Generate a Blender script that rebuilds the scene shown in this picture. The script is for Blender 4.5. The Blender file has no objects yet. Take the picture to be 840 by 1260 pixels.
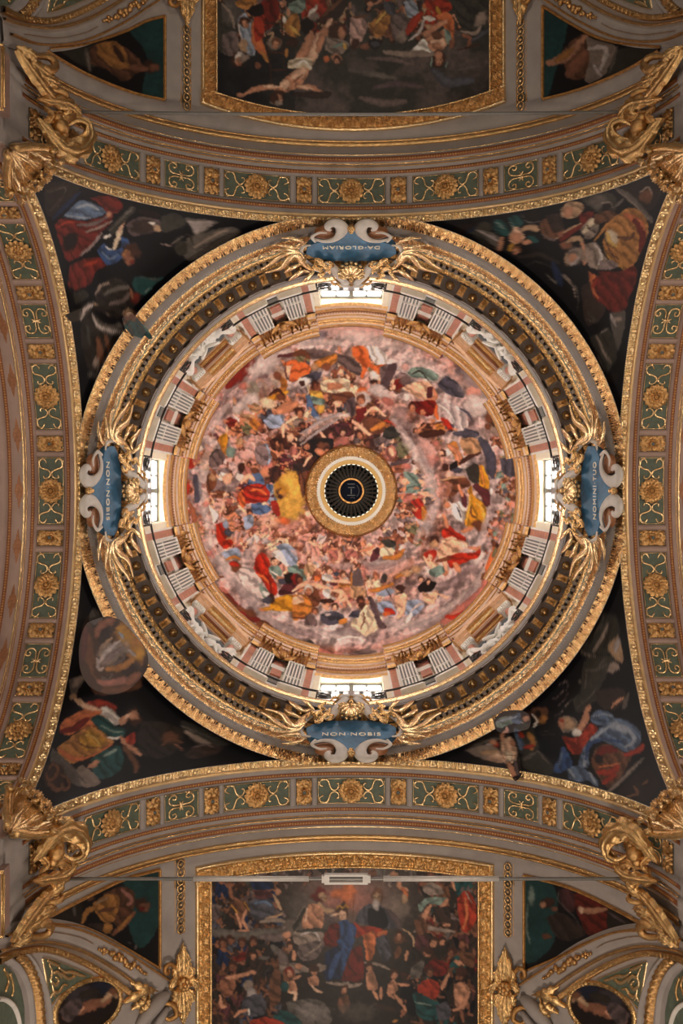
import bpy, math, random
import numpy as np
from mathutils import Matrix, Vector

# ---------------------------------------------------------------- camera, world, lights
sc = bpy.context.scene
col = sc.collection
PI = math.pi
F, CX, CY = 1400.0, 432.0, 604.0          # focal length and zenith of the view (840x1260 frame), metres below
A, ZS = 6.0, 19.61                        # half width of the crossing, springing height above the eye

cd = bpy.data.cameras.new('camera')
cam = bpy.data.objects.new('camera', cd); col.objects.link(cam)
cam.location = (0, 0, 0); cam.rotation_euler = (PI, 0, 0)   # lying on the floor axis, looking straight up
cd.sensor_width = 36; cd.lens = F / 1260 * 36
cd.shift_x = -(CX - 420) / 1260; cd.shift_y = -(630 - CY) / 1260
cd.clip_start = 0.05; cd.clip_end = 300
sc.camera = cam

w = bpy.data.worlds.new('world'); sc.world = w; w.use_nodes = True
w.node_tree.nodes['Background'].inputs[0].default_value = (1.0, 0.90, 0.82, 1)
w.node_tree.nodes['Background'].inputs[1].default_value = 0.09

sc.view_settings.view_transform = 'Standard'
try: sc.view_settings.look = 'None'
except Exception: pass
sc.view_settings.exposure = 0.22; sc.view_settings.gamma = 1.0
sc.view_settings.use_curve_mapping = False

def area(name, loc, target, sx, sy, power, color):
    l = bpy.data.lights.new(name, 'AREA'); l.shape = 'RECTANGLE'; l.size = sx; l.size_y = sy
    l.energy = power; l.color = color
    o = bpy.data.objects.new(name, l); col.objects.link(o); o.location = loc
    o.rotation_euler = (Vector(target) - Vector(loc)).to_track_quat('-Z', 'Y').to_euler()
    return o
# daylight of the nave and transept clerestories, far out along the four arms (the drum windows glow by themselves)
for k, pw in ((0, 620), (1, 620), (2, 170), (3, 480)):
    a = k * PI / 2
    area('clerestory_light', (15 * math.sin(a), 15 * math.cos(a), 13.0), (-4.0 * math.sin(a), -4.0 * math.cos(a), 26.0), 2.4, 1.6, pw, (1.0, 0.84, 0.68))
# added upward fill lights low over the nave floor, not real lamps
for x, y, pw in ((2.4, 3.0, 330), (-2.4, 3.0, 300), (2.4, -3.0, 150), (-2.4, -3.0, 150)):
    area('nave_fill_light', (x, y, -1.0), (x * .3, y * .3, 20), 1.2, 1.2, pw, (1.0, 0.84, 0.66))

# ---------------------------------------------------------------- mesh builder
class MB:
    def __init__(s): s.v = []; s.q = []; s.t = []; s.n = 0; s.c = []; s.ng = []
    def add(s, V, Q=None, T=None):
        V = np.asarray(V, float).reshape(-1, 3); s.v.append(V)
        if Q is not None and len(Q): s.q.append(np.asarray(Q, int) + s.n)
        if T is not None and len(T): s.t.append(np.asarray(T, int) + s.n)
        s.n += len(V)
    def grid(s, P, closed=False, cols=None):
        n, m = P.shape[:2]
        idx = np.arange(n * m).reshape(n, m)
        if closed: idx = np.vstack([idx, idx[:1]])
        Q = np.stack([idx[:-1, :-1], idx[1:, :-1], idx[1:, 1:], idx[:-1, 1:]], -1).reshape(-1, 4)
        s.add(P.reshape(-1, 3), Q)
        if cols is not None: s.c.append(cols.reshape(-1, 3))
    def poly(s, pts, pts2):
        """prism between two equal outlines (front pts, back pts2), front face as an ngon"""
        n = len(pts); b = s.n
        s.add(list(pts) + list(pts2), [[i, (i + 1) % n, n + (i + 1) % n, n + i] for i in range(n)])
        s.ng.append([b + i for i in range(n)])
    def box(s, c, size, M=None):
        sg = np.array([[x, y, z] for x in (-.5, .5) for y in (-.5, .5) for z in (-.5, .5)]) * np.asarray(size)
        if M is not None: sg = sg @ np.asarray(M).T
        s.add(sg + np.asarray(c), [[0, 1, 3, 2], [4, 6, 7, 5], [0, 4, 5, 1], [2, 3, 7, 6], [0, 2, 6, 4], [1, 5, 7, 3]])
    def tube(s, P, r, seg=6, flat=1.0, up=None):
        P = np.asarray(P, float); n = len(P); r = np.broadcast_to(np.asarray(r, float), (n,))
        T = np.gradient(P, axis=0); T /= np.linalg.norm(T, axis=1)[:, None] + 1e-9
        if up is None: up = np.array([0.13, 0.21, 1.0])
        up = np.broadcast_to(np.asarray(up, float), (n, 3))
        S = np.cross(T, up); S /= np.linalg.norm(S, axis=1)[:, None] + 1e-9
        U = np.cross(S, T)
        a = np.linspace(0, 2 * PI, seg, endpoint=False)
        G = P[:, None] + r[:, None, None] * (np.cos(a)[None, :, None] * S[:, None] + flat * np.sin(a)[None, :, None] * U[:, None])
        idx = np.arange(n * seg).reshape(n, seg); j = np.roll(idx, -1, 1)
        s.add(G.reshape(-1, 3), np.stack([idx[:-1], j[:-1], j[1:], idx[1:]], -1).reshape(-1, 4))
        for row, fl in ((idx[0], 1), (idx[-1], 0)):
            b = s.n - n * seg; s.ng.append([int(b + i) for i in (row[::-1] if fl else row)])
    def blob(s, c, rad, M=None, nu=10, nv=6):
        u = np.linspace(0, 2 * PI, nu, endpoint=False); v = np.linspace(-PI / 2, PI / 2, nv + 1)
        G = np.stack([np.cos(v)[None] * np.cos(u)[:, None], np.cos(v)[None] * np.sin(u)[:, None], np.broadcast_to(np.sin(v)[None], (nu, nv + 1))], -1) * np.asarray(rad)
        if M is not None: G = G @ np.asarray(M).T
        s.grid(G + np.asarray(c), closed=True)
    def beads(s, P, Tn, Nn, r):
        """row of half round beads at P (n,3): four sides each"""
        P = np.asarray(P); B = np.cross(Tn, Nn); n = len(P)
        V = np.stack([P + Tn * r, P + B * r, P - Tn * r, P - B * r, P + Nn * r], 1)
        b = np.arange(n)[:, None, None] * 5
        s.add(V.reshape(-1, 3), None, (b + np.array([[0, 1, 4], [1, 2, 4], [2, 3, 4], [3, 0, 4]])[None]).reshape(-1, 3))
    def mesh(s, name, mat, origin=(0, 0, 0), smooth=True):
        me = bpy.data.meshes.new(name)
        V = (np.concatenate(s.v) - np.asarray(origin, float)).astype(np.float32)
        Q = np.concatenate(s.q) if s.q else np.zeros((0, 4), int)
        T = np.concatenate(s.t) if s.t else np.zeros((0, 3), int)
        G = s.ng
        loops = np.concatenate([Q.ravel(), T.ravel(), np.array([i for g in G for i in g], int)]).astype(np.int32)
        cnt = np.concatenate([np.full(len(Q), 4), np.full(len(T), 3), np.array([len(g) for g in G], int)]).astype(np.int32)
        st = np.concatenate([[0], np.cumsum(cnt)[:-1]]).astype(np.int32)
        me.vertices.add(len(V)); me.vertices.foreach_set('co', V.ravel())
        me.loops.add(len(loops)); me.loops.foreach_set('vertex_index', loops)
        me.polygons.add(len(cnt)); me.polygons.foreach_set('loop_start', st)
        me.polygons.foreach_set('use_smooth', np.full(len(cnt), bool(smooth)))
        me.update(calc_edges=True); me.validate()
        if s.c:
            C = np.concatenate(s.c); at = me.color_attributes.new('paint', 'FLOAT_COLOR', 'POINT')
            at.data.foreach_set('color', np.concatenate([C, np.ones((len(C), 1))], 1).astype(np.float32).ravel())
        me.materials.append(mat)
        return me
    def build(s, name, mat, parent=None, smooth=True, origin=(0, 0, 0)):
        return link(name, s.mesh(name, mat, origin, smooth), parent)

def link(name, me, parent=None, M=None):
    o = bpy.data.objects.new(name, me); col.objects.link(o)
    if parent is not None: o.parent = parent
    if M is not None: o.matrix_local = M
    return o
def empty(name, loc=(0, 0, 0), rz=0.0):
    o = bpy.data.objects.new(name, None); col.objects.link(o); o.location = loc; o.rotation_euler = (0, 0, rz); o.empty_display_size = .2
    return o
def tag(o, label=None, cat=None, group=None, kind=None):
    if label: o['label'] = label
    if cat: o['category'] = cat
    if group: o['group'] = group
    if kind: o['kind'] = kind
    return o
def copy_tree(o, parent=None):
    c = o.copy(); col.objects.link(c); c.parent = parent
    for ch in list(o.children): copy_tree(ch, c)
    return c

# ---------------------------------------------------------------- materials (all procedural)
def nodes(name):
    m = bpy.data.materials.new(name); m.use_nodes = True; nt = m.node_tree
    return m, nt, nt.nodes['Principled BSDF']
def mk(name, c, rough=.6, metal=0.0, var=.12, scale=6.0, bump=.0, bscale=40.0, spec=.5):
    m, nt, b = nodes(name)
    tc = nt.nodes.new('ShaderNodeTexCoord')
    nz = nt.nodes.new('ShaderNodeTexNoise'); nz.inputs['Scale'].default_value = scale; nz.inputs['Detail'].default_value = 6
    nt.links.new(tc.outputs['Object'], nz.inputs['Vector'])
    rp = nt.nodes.new('ShaderNodeValToRGB')
    rp.color_ramp.elements[0].position = .3; rp.color_ramp.elements[1].position = .7
    lo = [max(0, x * (1 - var)) for x in c]; hi = [min(1, x * (1 + var)) for x in c]
    rp.color_ramp.elements[0].color = (*lo, 1); rp.color_ramp.elements[1].color = (*hi, 1)
    nt.links.new(nz.outputs[0], rp.inputs[0]); nt.links.new(rp.outputs[0], b.inputs['Base Color'])
    b.inputs['Roughness'].default_value = rough; b.inputs['Metallic'].default_value = metal
    b.inputs['Specular IOR Level'].default_value = spec
    if bump:
        n2 = nt.nodes.new('ShaderNodeTexNoise'); n2.inputs['Scale'].default_value = bscale; n2.inputs['Detail'].default_value = 3
        nt.links.new(tc.outputs['Object'], n2.inputs['Vector'])
        bp = nt.nodes.new('ShaderNodeBump'); bp.inputs['Strength'].default_value = bump; bp.inputs['Distance'].default_value = .02
        nt.links.new(n2.outputs[0], bp.inputs['Height']); nt.links.new(bp.outputs[0], b.inputs['Normal'])
    return m
STUCCO = mk('grey_stucco', (.30, .265, .25), .7, var=.10, scale=3)
STUCCO2 = mk('rosy_grey_stucco', (.34, .235, .20), .65, var=.10, scale=3)
GOLD = mk('gold_leaf', (.70, .45, .20), .25, .92, .22, 9, .45, 60)
GOLDP = mk('pale_gold_leaf', (.82, .60, .33), .24, .9, .18, 9, .3, 50)
GOLDD = mk('dark_gold_leaf', (.48, .25, .085), .40, .75, .28, 12, .5, 70)  # darker gold; also paints shade on the drum cornice soffits
BOLE = mk('red_bole_strip', (.22, .075, .03), .5, .15, .25, 20)
GREEN = mk('green_panel_paint', (.085, .108, .078), .6, 0, .25, 8)
WHITE = mk('white_stucco', (.62, .57, .53), .5, 0, .10, 5, .15, 30)
CREAM = mk('cream_plaster', (.78, .70, .55), .6, 0, .06, 4)
REVEAL = mk('warm_reveal_plaster', (.46, .39, .27), .7, 0, .06, 4)
BLUE = mk('blue_plaque_paint', (.035, .14, .27), .5, 0, .35, 5)
COFFER = mk('brown_grey_soffit', (.16, .125, .11), .6, 0, .12, 5)
IRON = mk('black_iron', (.02, .017, .015), .5, .3, .2, 10)
RED = mk('red_marble', (.42, .16, .11), .35, 0, .3, 7)
SLATE = mk('dark_flute_marble', (.12, .135, .13), .4, 0, .25, 8)
MARBLE = mk('white_marble', (.72, .69, .64), .4, 0, .08, 6)
PINKG = mk('pink_gilt_moulding', (.70, .44, .27), .42, .35, .15, 10)
PINKC = mk('rosy_cream_band', (.62, .44, .34), .5, .1, .1, 8)
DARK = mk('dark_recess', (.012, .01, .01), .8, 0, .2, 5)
OCHRE = mk('ochre_plaster', (.52, .33, .12), .6, 0, .1, 5)
FLOOR = mk('marble_floor', (.30, .22, .17), .4, 0, .2, 1)
STEEL = mk('white_painted_steel', (.55, .52, .50), .45, .2, .08, 10)
RODM = mk('grey_steel_rod', (.20, .19, .18), .45, .5, .1, 10)
def mk_emit(name, c, s):
    m, nt, b = nodes(name); b.inputs['Base Color'].default_value = (.8, .8, .8, 1)
    b.inputs['Emission Color'].default_value = (*c, 1); b.inputs['Emission Strength'].default_value = s
    return m
SKYGLASS = mk_emit('bright_window_glass', (1.0, .95, .92), 16.0)
def mk_paint(name, rough=.55, spec=.3):
    m, nt, b = nodes(name)
    at = nt.nodes.new('ShaderNodeAttribute'); at.attribute_name = 'paint'
    tc = nt.nodes.new('ShaderNodeTexCoord')
    nz = nt.nodes.new('ShaderNodeTexNoise'); nz.inputs['Scale'].default_value = 14; nz.inputs['Detail'].default_value = 8; nz.inputs['Roughness'].default_value = .7
    nt.links.new(tc.outputs['Object'], nz.inputs['Vector'])
    mr = nt.nodes.new('ShaderNodeMapRange'); mr.inputs[1].default_value = .3; mr.inputs[2].default_value = .7; mr.inputs[3].default_value = .90; mr.inputs[4].default_value = 1.10
    nt.links.new(nz.outputs[0], mr.inputs[0])
    mx = nt.nodes.new('ShaderNodeVectorMath'); mx.operation = 'SCALE'
    nt.links.new(at.outputs['Color'], mx.inputs[0]); nt.links.new(mr.outputs[0], mx.inputs['Scale'])
    nt.links.new(mx.outputs[0], b.inputs['Base Color'])
    b.inputs['Roughness'].default_value = rough; b.inputs['Specular IOR Level'].default_value = spec
    return m
FRESCO = mk_paint('fresco_paint'); OIL = mk_paint('dark_oil_fresco', .5, .3)

# ---------------------------------------------------------------- curved surfaces of the building
def arch(th, v, h=0.0):
    """point on the barrel of an arm: th from the crown, v outwards from the crossing, h proud of the surface (local frame: arm towards +Y)"""
    th, v, h = np.broadcast_arrays(np.asarray(th, float), np.asarray(v, float), np.asarray(h, float))
    rho = A - h
    return np.stack([rho * np.sin(th), v, ZS + rho * np.cos(th)], -1)
def arch_n(th):
    th = np.asarray(th, float); return np.stack([-np.sin(th), 0 * th, -np.cos(th)], -1)
def arch_t(th):
    th = np.asarray(th, float); return np.stack([np.cos(th), 0 * th, -np.sin(th)], -1)
def arch_frame(th, v, h=0.0):
    p = arch(th, v, h); t = arch_t(th); n = arch_n(th); y = np.cross(n, t)
    M = Matrix.Identity(4)
    for i in range(3): M[i][0] = t[i]; M[i][1] = y[i]; M[i][2] = n[i]; M[i][3] = p[i]
    return M
def tv(x, y):
    """(th, v) on an arm's barrel of a point seen at local frame position (x right, y outwards) measured from the zenith, in sight-line units"""
    a = np.asarray(x, float) / F; b = np.asarray(y, float) / F
    z = (ZS + np.sqrt(np.maximum(ZS ** 2 - (1 + a * a) * (ZS ** 2 - A ** 2), 0))) / (1 + a * a)
    return np.arctan2(a * z, z - ZS), b * z
def spline(pts, n):
    pts = np.asarray(pts, float); k = len(pts)
    P = np.vstack([2 * pts[0] - pts[1], pts, 2 * pts[-1] - pts[-2]])
    out = []
    for u in np.linspace(0, k - 1 - 1e-6, n):
        i = int(u); f = u - i; p0, p1, p2, p3 = P[i:i + 4]
        out.append(.5 * (2 * p1 + (p2 - p0) * f + (2 * p0 - 5 * p1 + 4 * p2 - p3) * f * f + (3 * p1 - p0 - 3 * p2 + p3) * f ** 3))
    return np.array(out)
def sweep_arch(mb, prof, th0=-1.36, th1=1.36, n=90):
    th = np.linspace(th0, th1, n)[:, None]; pr = np.asarray(prof, float)
    mb.grid(arch(th, pr[None, :, 0], pr[None, :, 1]))
def lathe(mb, prof, n=240, a0=0.0, a1=2 * PI, clamp=None):
    full = a1 - a0 > 6.28
    a = np.linspace(a0, a1, n, endpoint=not full)[:, None]; pr = np.asarray(prof, float)
    P = np.stack([pr[None, :, 0] * np.sin(a), pr[None, :, 0] * np.cos(a), np.broadcast_to(pr[None, :, 1], (n, len(pr)))], -1)
    if clamp: P[..., :2] = np.clip(P[..., :2], -clamp, clamp)
    mb.grid(P, closed=full)
def scrollrelief(s, t, p):
    """carved running pattern of rosettes and leaves, pitch p, t across in 0..1, height 0..1"""
    q = (s / p) % 1.0; x = (q - .5) * 2; y = (t - .5) * 2
    d = np.hypot(x * 1.05, y * .95)
    h = np.exp(-((d - .62) / .15) ** 2) + .9 * np.exp(-(d / .26) ** 2)
    x2 = (((s / p) + .5) % 1.0 - .5) * 2
    h = h + .8 * np.exp(-(x2 / .16) ** 2) * (np.abs(y) < .85) + .5 * np.exp(-((np.abs(y) - .78) / .12) ** 2) * (np.abs(x2) < .5)
    return np.clip(h, 0, 1.2)
def leafrelief(s, t, p):
    """larger acanthus scroll and husk pattern for picture frames"""
    y = (t - .5) * 2; q = s / p
    wv = .42 * np.sin(2 * PI * q); d = y - wv
    h = .9 * np.exp(-(d / .16) ** 2)
    for ph, c in ((.25, -.38), (.75, .38)):
        x = (((q - ph + .5) % 1.0) - .5) * 2.0; r = np.hypot(x * 1.1, (y - c) * 1.05); an = np.arctan2(y - c, x)
        h = np.maximum(h, (np.exp(-((r - .42) / .12) ** 2) + np.exp(-(r / .2) ** 2)) * (.75 + .25 * np.cos(5 * an)))
    return np.clip(h + .16 * np.cos(q * 2 * PI * 5 + y * 6) * np.cos(y * 8), 0, 1.3) * (np.abs(y) < .97)
def leaf(mb, spine, N, w, lobes=5, curl=.25, m=9, tip=.75):
    """acanthus leaf: lobed outline, mid rib, edges rolled; spine (n,3), N facing direction (n,3)"""
    P = np.asarray(spine, float); n = len(P); N = np.broadcast_to(np.asarray(N, float), (n, 3))
    T = np.gradient(P, axis=0); T /= np.linalg.norm(T, axis=1)[:, None] + 1e-9
    S = np.cross(T, N); S /= np.linalg.norm(S, axis=1)[:, None] + 1e-9
    U = np.cross(S, T)
    t = np.linspace(0, 1, n)
    env = np.sin(PI * np.clip(t, 0, 1) ** tip * .93 + .12)
    lob = 1 - .42 * np.abs(np.sin(lobes * PI * t)) ** 2
    c = np.linspace(-1, 1, m)
    hw = w * env * lob
    hgt = w * (curl * (1 - c[None] ** 2) + .10 * np.cos(c[None] * 3 * PI) + .10 * np.cos(lobes * 2 * PI * t)[:, None] * np.abs(c)[None])
    G = P[:, None] + S[:, None] * (hw[:, None] * c[None])[..., None] + U[:, None] * hgt[..., None] - T[:, None] * (.25 * w * np.abs(c)[None] * lob[:, None])[..., None]
    mb.grid(G)
    mb.grid((G - U[:, None] * .02)[:, ::-1])
# ---------------------------------------------------------------- the setting: floor, walls, vaults
m = MB(); m.box((0, 0, -1.6), (44, 44, .2)); tag(m.build('floor', FLOOR, smooth=False), kind='structure')
for k, nm in enumerate(('south', 'east', 'north', 'west')):
    # the straight walls under the springing of each arm and its barrel vault
    a = -k * PI / 2
    m = MB()
    for s in (-1, 1): m.box((s * 6.4, 10.6, (ZS - 1.5) / 2), (.79, 9.2, ZS + 1.5))
    o = m.build('wall_' + nm, STUCCO, smooth=False); o.rotation_euler.z = a; tag(o, kind='structure')
    m = MB(); sweep_arch(m, [(8.3, -.04), (8.6, -.004), (11, -.004), (15, -.004)], -PI / 2, PI / 2, 120)
    o = m.build('ceiling', STUCCO if k % 2 == 0 else STUCCO2); o.rotation_euler.z = a; tag(o, kind='structure')

# ---------------------------------------------------------------- the four crossing arches
D = PI / 180
def petals(R, n1, n2, aspect=None):
    """flower of two rings of separate upcurved petals; aspect gives a rectangular outline"""
    mb = MB()
    def ring(n, r0, r1, h0, h1, tip, rot, wid):
        for i in range(n):
            a = rot + 2 * PI * i / n; t = np.linspace(0, 1, 8); c = np.linspace(-1, 1, 5)[None]
            k = 1.0
            if aspect: k = 1 / ((abs(math.cos(a)) / aspect[0]) ** 4 + (abs(math.sin(a)) / aspect[1]) ** 4) ** .25 / R
            r = (r0 + (r1 - r0) * t) * k; hw = wid * r1 * k * math.pi / n * np.sin(PI * (.12 + .80 * t)) ** .8
            h = h0 + h1 * np.sin(PI * .5 * t ** .8) - tip * t ** 4
            X = r[:, None]; Y = hw[:, None] * c; Hh = h[:, None] * (1 - .45 * np.abs(c) ** 1.5) + .012 * np.cos(c * PI * 2)
            mb.grid(np.stack([X * math.cos(a) - Y * math.sin(a), X * math.sin(a) + Y * math.cos(a), Hh + 0 * X], -1))
    ring(n1, R * .30, R, .015, .085, .055, 0, 1.12)
    ring(n2, R * .22, R * .66, .05, .075, .03, PI / n2, 1.1)
    ph = np.linspace(0, 2 * PI, 30, endpoint=False)[:, None]; rr = R * np.array([.20, .25, .30, .34])[None]; hh = np.array([.06, .115, .115, .05])[None]
    mb.grid(np.stack([rr * np.cos(ph) * (1 + .04 * np.cos(10 * ph)), rr * np.sin(ph) * (1 + .04 * np.cos(10 * ph)), hh + 0 * ph], -1), closed=True)
    return mb
def rosette_mesh():
    mb = petals(.285, 14, 12); return mb.mesh('rosette', GOLDR)
def boss_mesh(R, H, mat):
    n = 24; k = np.linspace(0, 1, 7)[None]; ph = np.linspace(0, 2 * PI, n, endpoint=False)[:, None]
    r = R * k * (1 - .12 * np.abs(np.sin(3 * ph)) * (k > .4)); h = H * np.sqrt(np.clip(1 - k ** 2, 0, 1)) + .01 * np.cos(k * 9)
    mb = MB(); mb.grid(np.stack([r * np.cos(ph), r * np.sin(ph), h + 0 * ph], -1)[:, ::-1], closed=True)
    return mb.mesh('boss', mat)
def square_rosette_mesh():
    mb = petals(.2, 12, 8, (.165, .295))
    for sx in (-1, 1):
        for sy in (-1, 1): mb.blob((sx * .13, sy * .24, .03), (.03, .035, .04), nu=8, nv=5)
    return mb.mesh('square_rosette', GOLDR)
GOLDR = mk('bronzed_gold_leaf', (.58, .34, .14), .28, .92, .28, 14, .5, 80)
ROS, BOSS, SQR, BOSS2 = rosette_mesh(), boss_mesh(.062, .09, GOLDD), square_rosette_mesh(), boss_mesh(.045, .09, SLATE)

def cscrolls(mb, th0, vm, curves, r=.025, h=-.03):
    for c in curves:
        p = spline(c, 26); th = th0 + p[:, 0] / A
        mb.tube(arch(th, vm + p[:, 1], h), r * (1 - .35 * np.abs(np.linspace(-1, 1, 26)) ** 2), 5, up=arch_n(th))
HALF = [(-.70, .13), (-.655, .09), (-.66, .15), (-.715, .185), (-.745, .225)]
# one heart of two C scrolls beside a round rosette, in metres along and across the band
CURL = [(-.62, .10), (-.675, .12), (-.715, .16), (-.69, .235), (-.60, .262), (-.525, .235), (-.49, .15), (-.455, .055), (-.385, .015), (-.315, .04), (-.275, .11), (-.30, .17), (-.35, .155)]
HEARTS = [[(sx * x, sy * y) for x, y in CURL] for sx in (-1, 1) for sy in (-1, 1)]
QC = [(.05, .03), (.045, .12), (.10, .165), (.165, .14), (.16, .08), (.11, .085)]
QC2 = [(.02, .02), (.09, .03), (.20, .035), (.285, .09), (.29, .19), (.22, .25), (.13, .235), (.12, .17), (.18, .15), (.21, .185)]
QUADS = [[(sx * x, sy * y) for x, y in QC2] for sx in (-1, 1) for sy in (-1, 1)] + [[(-.045, -.1), (0, -.02), (.0, .02), (-.045, .1)], [(.045, -.1), (0, -.02), (0, .02), (.045, .1)]]
VM, V0, V1 = 6.755, 6.445, 7.065
LAYOUT = [('r', 0, 7.3), ('s', 10.15, 1.75), ('r', 20.4, 7.3), ('s', 30.4, 1.75), ('g', 37.2, 4.0), ('s', 43.9, 1.75), ('r', 54.2, 7.3), ('s', 64.6, 1.75), ('g', 71.0, 3.6), ('s', 76.6, 1.4)]
LAYOUT = LAYOUT + [(a, -b, c) for a, b, c in LAYOUT[1:]]
_panel_cache = {}
def panel(kind, th0, hw, parent):
    """recessed green board with a thin gilt edge; its scrolls and rosette are pieces of it"""
    th = np.linspace(th0 - hw, th0 + hw, 15)[:, None]; v = np.linspace(V0 + .02, V1 - .02, 3)[None]
    m = MB(); m.grid(arch(th, v, -.042))
    p = m.build('green_panel' if kind != 's' else 'rosette_panel', GREEN if kind != 's' else GREENB, parent)
    m = MB()
    e = hw - .004
    ths = np.linspace(th0 - e, th0 + e, 20)
    for vv in (V0 + .035, V1 - .035): m.tube(arch(ths, vv, -.03), .011, 4, up=arch_n(ths))
    for tt in (th0 - e, th0 + e): m.tube(arch(np.full(6, tt), np.linspace(V0 + .03, V1 - .03, 6), -.03), .011, 4, up=arch_n(tt))
    m.build('gilt_edge', GOLDP, p)
    if kind == 'r':
        for q in (0, 2): m = MB(); cscrolls(m, th0, VM, HEARTS[q:q + 2]); m.build('gilt_scroll', GOLDP, p)
        link('rosette', ROS, p, arch_frame(th0, VM, -.035)); link('boss', BOSS, p, arch_frame(th0, VM, .0))
    elif kind == 's':
        link('square_rosette', SQR, p, arch_frame(th0, VM, -.04)); link('boss', BOSS2, p, arch_frame(th0, VM, .0))
    else:
        m = MB(); cscrolls(m, th0, VM, QUADS); m.build('gilt_scrolls', GOLDP, p)
GREENB = mk('dark_ground_of_rosettes', (.10, .085, .06), .6, 0, .25, 8)

def make_arch(side):
    root = empty('crossing_arch', (0, 0, 0))
    transept = side % 2 == 1
    ST = STUCCO2 if transept else STUCCO
    m = MB()
    sweep_arch(m, [(6.0, -.45), (6.0, 0), (6.44, 0), (6.445, -.05), (7.065, -.05), (7.07, 0), (7.33, 0)], -1.57, 1.57)
    if not transept: sweep_arch(m, [(7.33, 0), (7.35, .05), (7.53, .05), (7.54, .0), (7.74, .0), (7.745, -.03), (7.9, -.03), (8.0, .0), (8.32, .0), (8.33, -.03)], -1.57, 1.57)
    else: sweep_arch(m, [(7.33, 0), (7.6, 0), (7.61, .03), (7.72, .03), (7.73, 0), (7.93, 0), (7.94, .04), (8.30, .04), (8.32, -.03)], -1.57, 1.57)
    # dividing bars between the panels
    L = sorted((b, c) for a, b, c in LAYOUT)
    for (b0, c0), (b1, c1) in zip(L[:-1], L[1:]):
        t0, t1 = (b0 + c0) * D, (b1 - c1) * D
        if t1 - t0 < .004: t0, t1 = (t0 + t1) / 2 - .004, (t0 + t1) / 2 + .004
        th = np.array([t0, t0 + .0005, t1 - .0005, t1])[:, None]
        m.grid(arch(th, np.array([V0, V1])[None], np.array([-.05, 0, 0, -.05])[:, None]))
    m.build('soffit', ST, root)
    # carved border next to the pendentives
    s = np.linspace(-1.42 * A, 1.42 * A, 1500); t = np.linspace(0, 1, 9)
    h = .055 * scrollrelief(s[:, None], t[None], .34) + .01; h[:, 0] = h[:, -1] = -.05
    m = MB(); m.grid(arch(s[:, None] / A, 6.0 + .165 * t[None], h))
    m.build('carved_border', GOLDP if not transept else GOLDP, root)
    m = MB(); th = np.arange(-1.42, 1.42, .055 / A)
    m.beads(arch(th, 6.012, .03), arch_t(th), arch_n(th), .026)
    tag(m.build('border_beads', GOLDP, root), kind='stuff')
    # plain gilt fillets
    def fillet(v, r, mat=GOLD, nm='gilt_fillet', h=0.0):
        a = np.linspace(0, PI, 6); m = MB()
        sweep_arch(m, [(v - r * math.cos(x), h + r * math.sin(x)) for x in a], -1.42, 1.42); m.build(nm, mat, root)
    fillet(6.198, .036, CREAMG)
    # bead strips: red ground with gilt beads
    strips = [(6.36, .045), (7.16, .045)] + ([(7.44, .06)] if not transept else [(7.665, .05)])
    for v, hw in strips:
        hh = .05 if v == 7.44 else (.03 if v == 7.665 else 0)
        m = MB(); sweep_arch(m, [(v - hw, hh - .005), (v - hw + .01, hh + .012), (v + hw - .01, hh + .012), (v + hw, hh - .005)], -1.42, 1.42)
        p = m.build('bead_strip', BOLE, root)
        th = np.arange(-1.40, 1.40, .062 / A); m = MB(); m.beads(arch(th, v, hh + .012), arch_t(th), arch_n(th), .026)
        tag(m.build('beads', GOLDD, p), kind='stuff')
    if not transept:
        fillet(7.34, .022, GOLD, h=.03); fillet(7.545, .02, GOLDP, h=.02); fillet(7.78, .045, GOLD); fillet(7.86, .026, GOLD); fillet(7.29, .012, GOLDD)
    else:
        fillet(7.36, .026, GOLDP); fillet(7.30, .012, GOLD)
        s = np.linspace(-1.3 * A, 1.3 * A, 1000); t = np.linspace(0, 1, 7)
        h = .04 + .04 * scrollrelief(s[:, None], t[None], .26)
        m = MB(); m.grid(arch(s[:, None] / A, 7.98 + .26 * t[None], h)); m.build('carved_band', GOLDD, root)
        for th0 in np.arange(-60, 61, 12.0) * D:     # flat lozenge shaped plaques on the plain outer band
            ph = np.linspace(0, 2 * PI, 48, endpoint=False)[:, None]; k = np.linspace(0, 1, 6)[None]
            R = .30 / (np.abs(np.cos(ph)) + np.abs(np.sin(ph)) * 3.6) * (1 + .12 * np.cos(12 * ph))
            m = MB(); m.grid(arch(th0 + R * k * np.cos(ph) * 1.25 / A, 7.475 + R * k * np.sin(ph) * 1.25, .012 + .012 * np.cos(k * 14) * (k < .95) - .012 * (k > .95)), closed=True)
            m.build('lozenge_plaque', GOLDL, root)
    for a, b, c in LAYOUT: panel(a, b * D, c * D, root)
    return root
CREAMG = mk('cream_gilt_fillet', (.80, .58, .32), .36, .55, .12, 6)
GOLDL = mk('brown_lozenge_and_shade', (.30, .13, .06), .5, .3, .25, 15)  # also the painted shade in the cartouche volutes
ARCHES = []
for k in range(4):
    ARCHES.append(make_arch(k) if k < 2 else copy_tree(ARCHES[k - 2]))
    ARCHES[k].rotation_euler.z = -k * PI / 2 if k else 0.0
tag(ARCHES[0], 'grey arch with green and gold rosette panels in front of the Coronation painting', 'arch', 'crossing arches')
tag(ARCHES[1], 'rosy grey arch with gold rosette panels at the right edge, before the shadowed transept', 'arch', 'crossing arches')
tag(ARCHES[2], 'grey arch with green and gold rosette panels beside the Crucifixion painting', 'arch', 'crossing arches')
tag(ARCHES[3], 'rosy arch at the left edge, brown lozenges on its outer band', 'arch', 'crossing arches')
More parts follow.
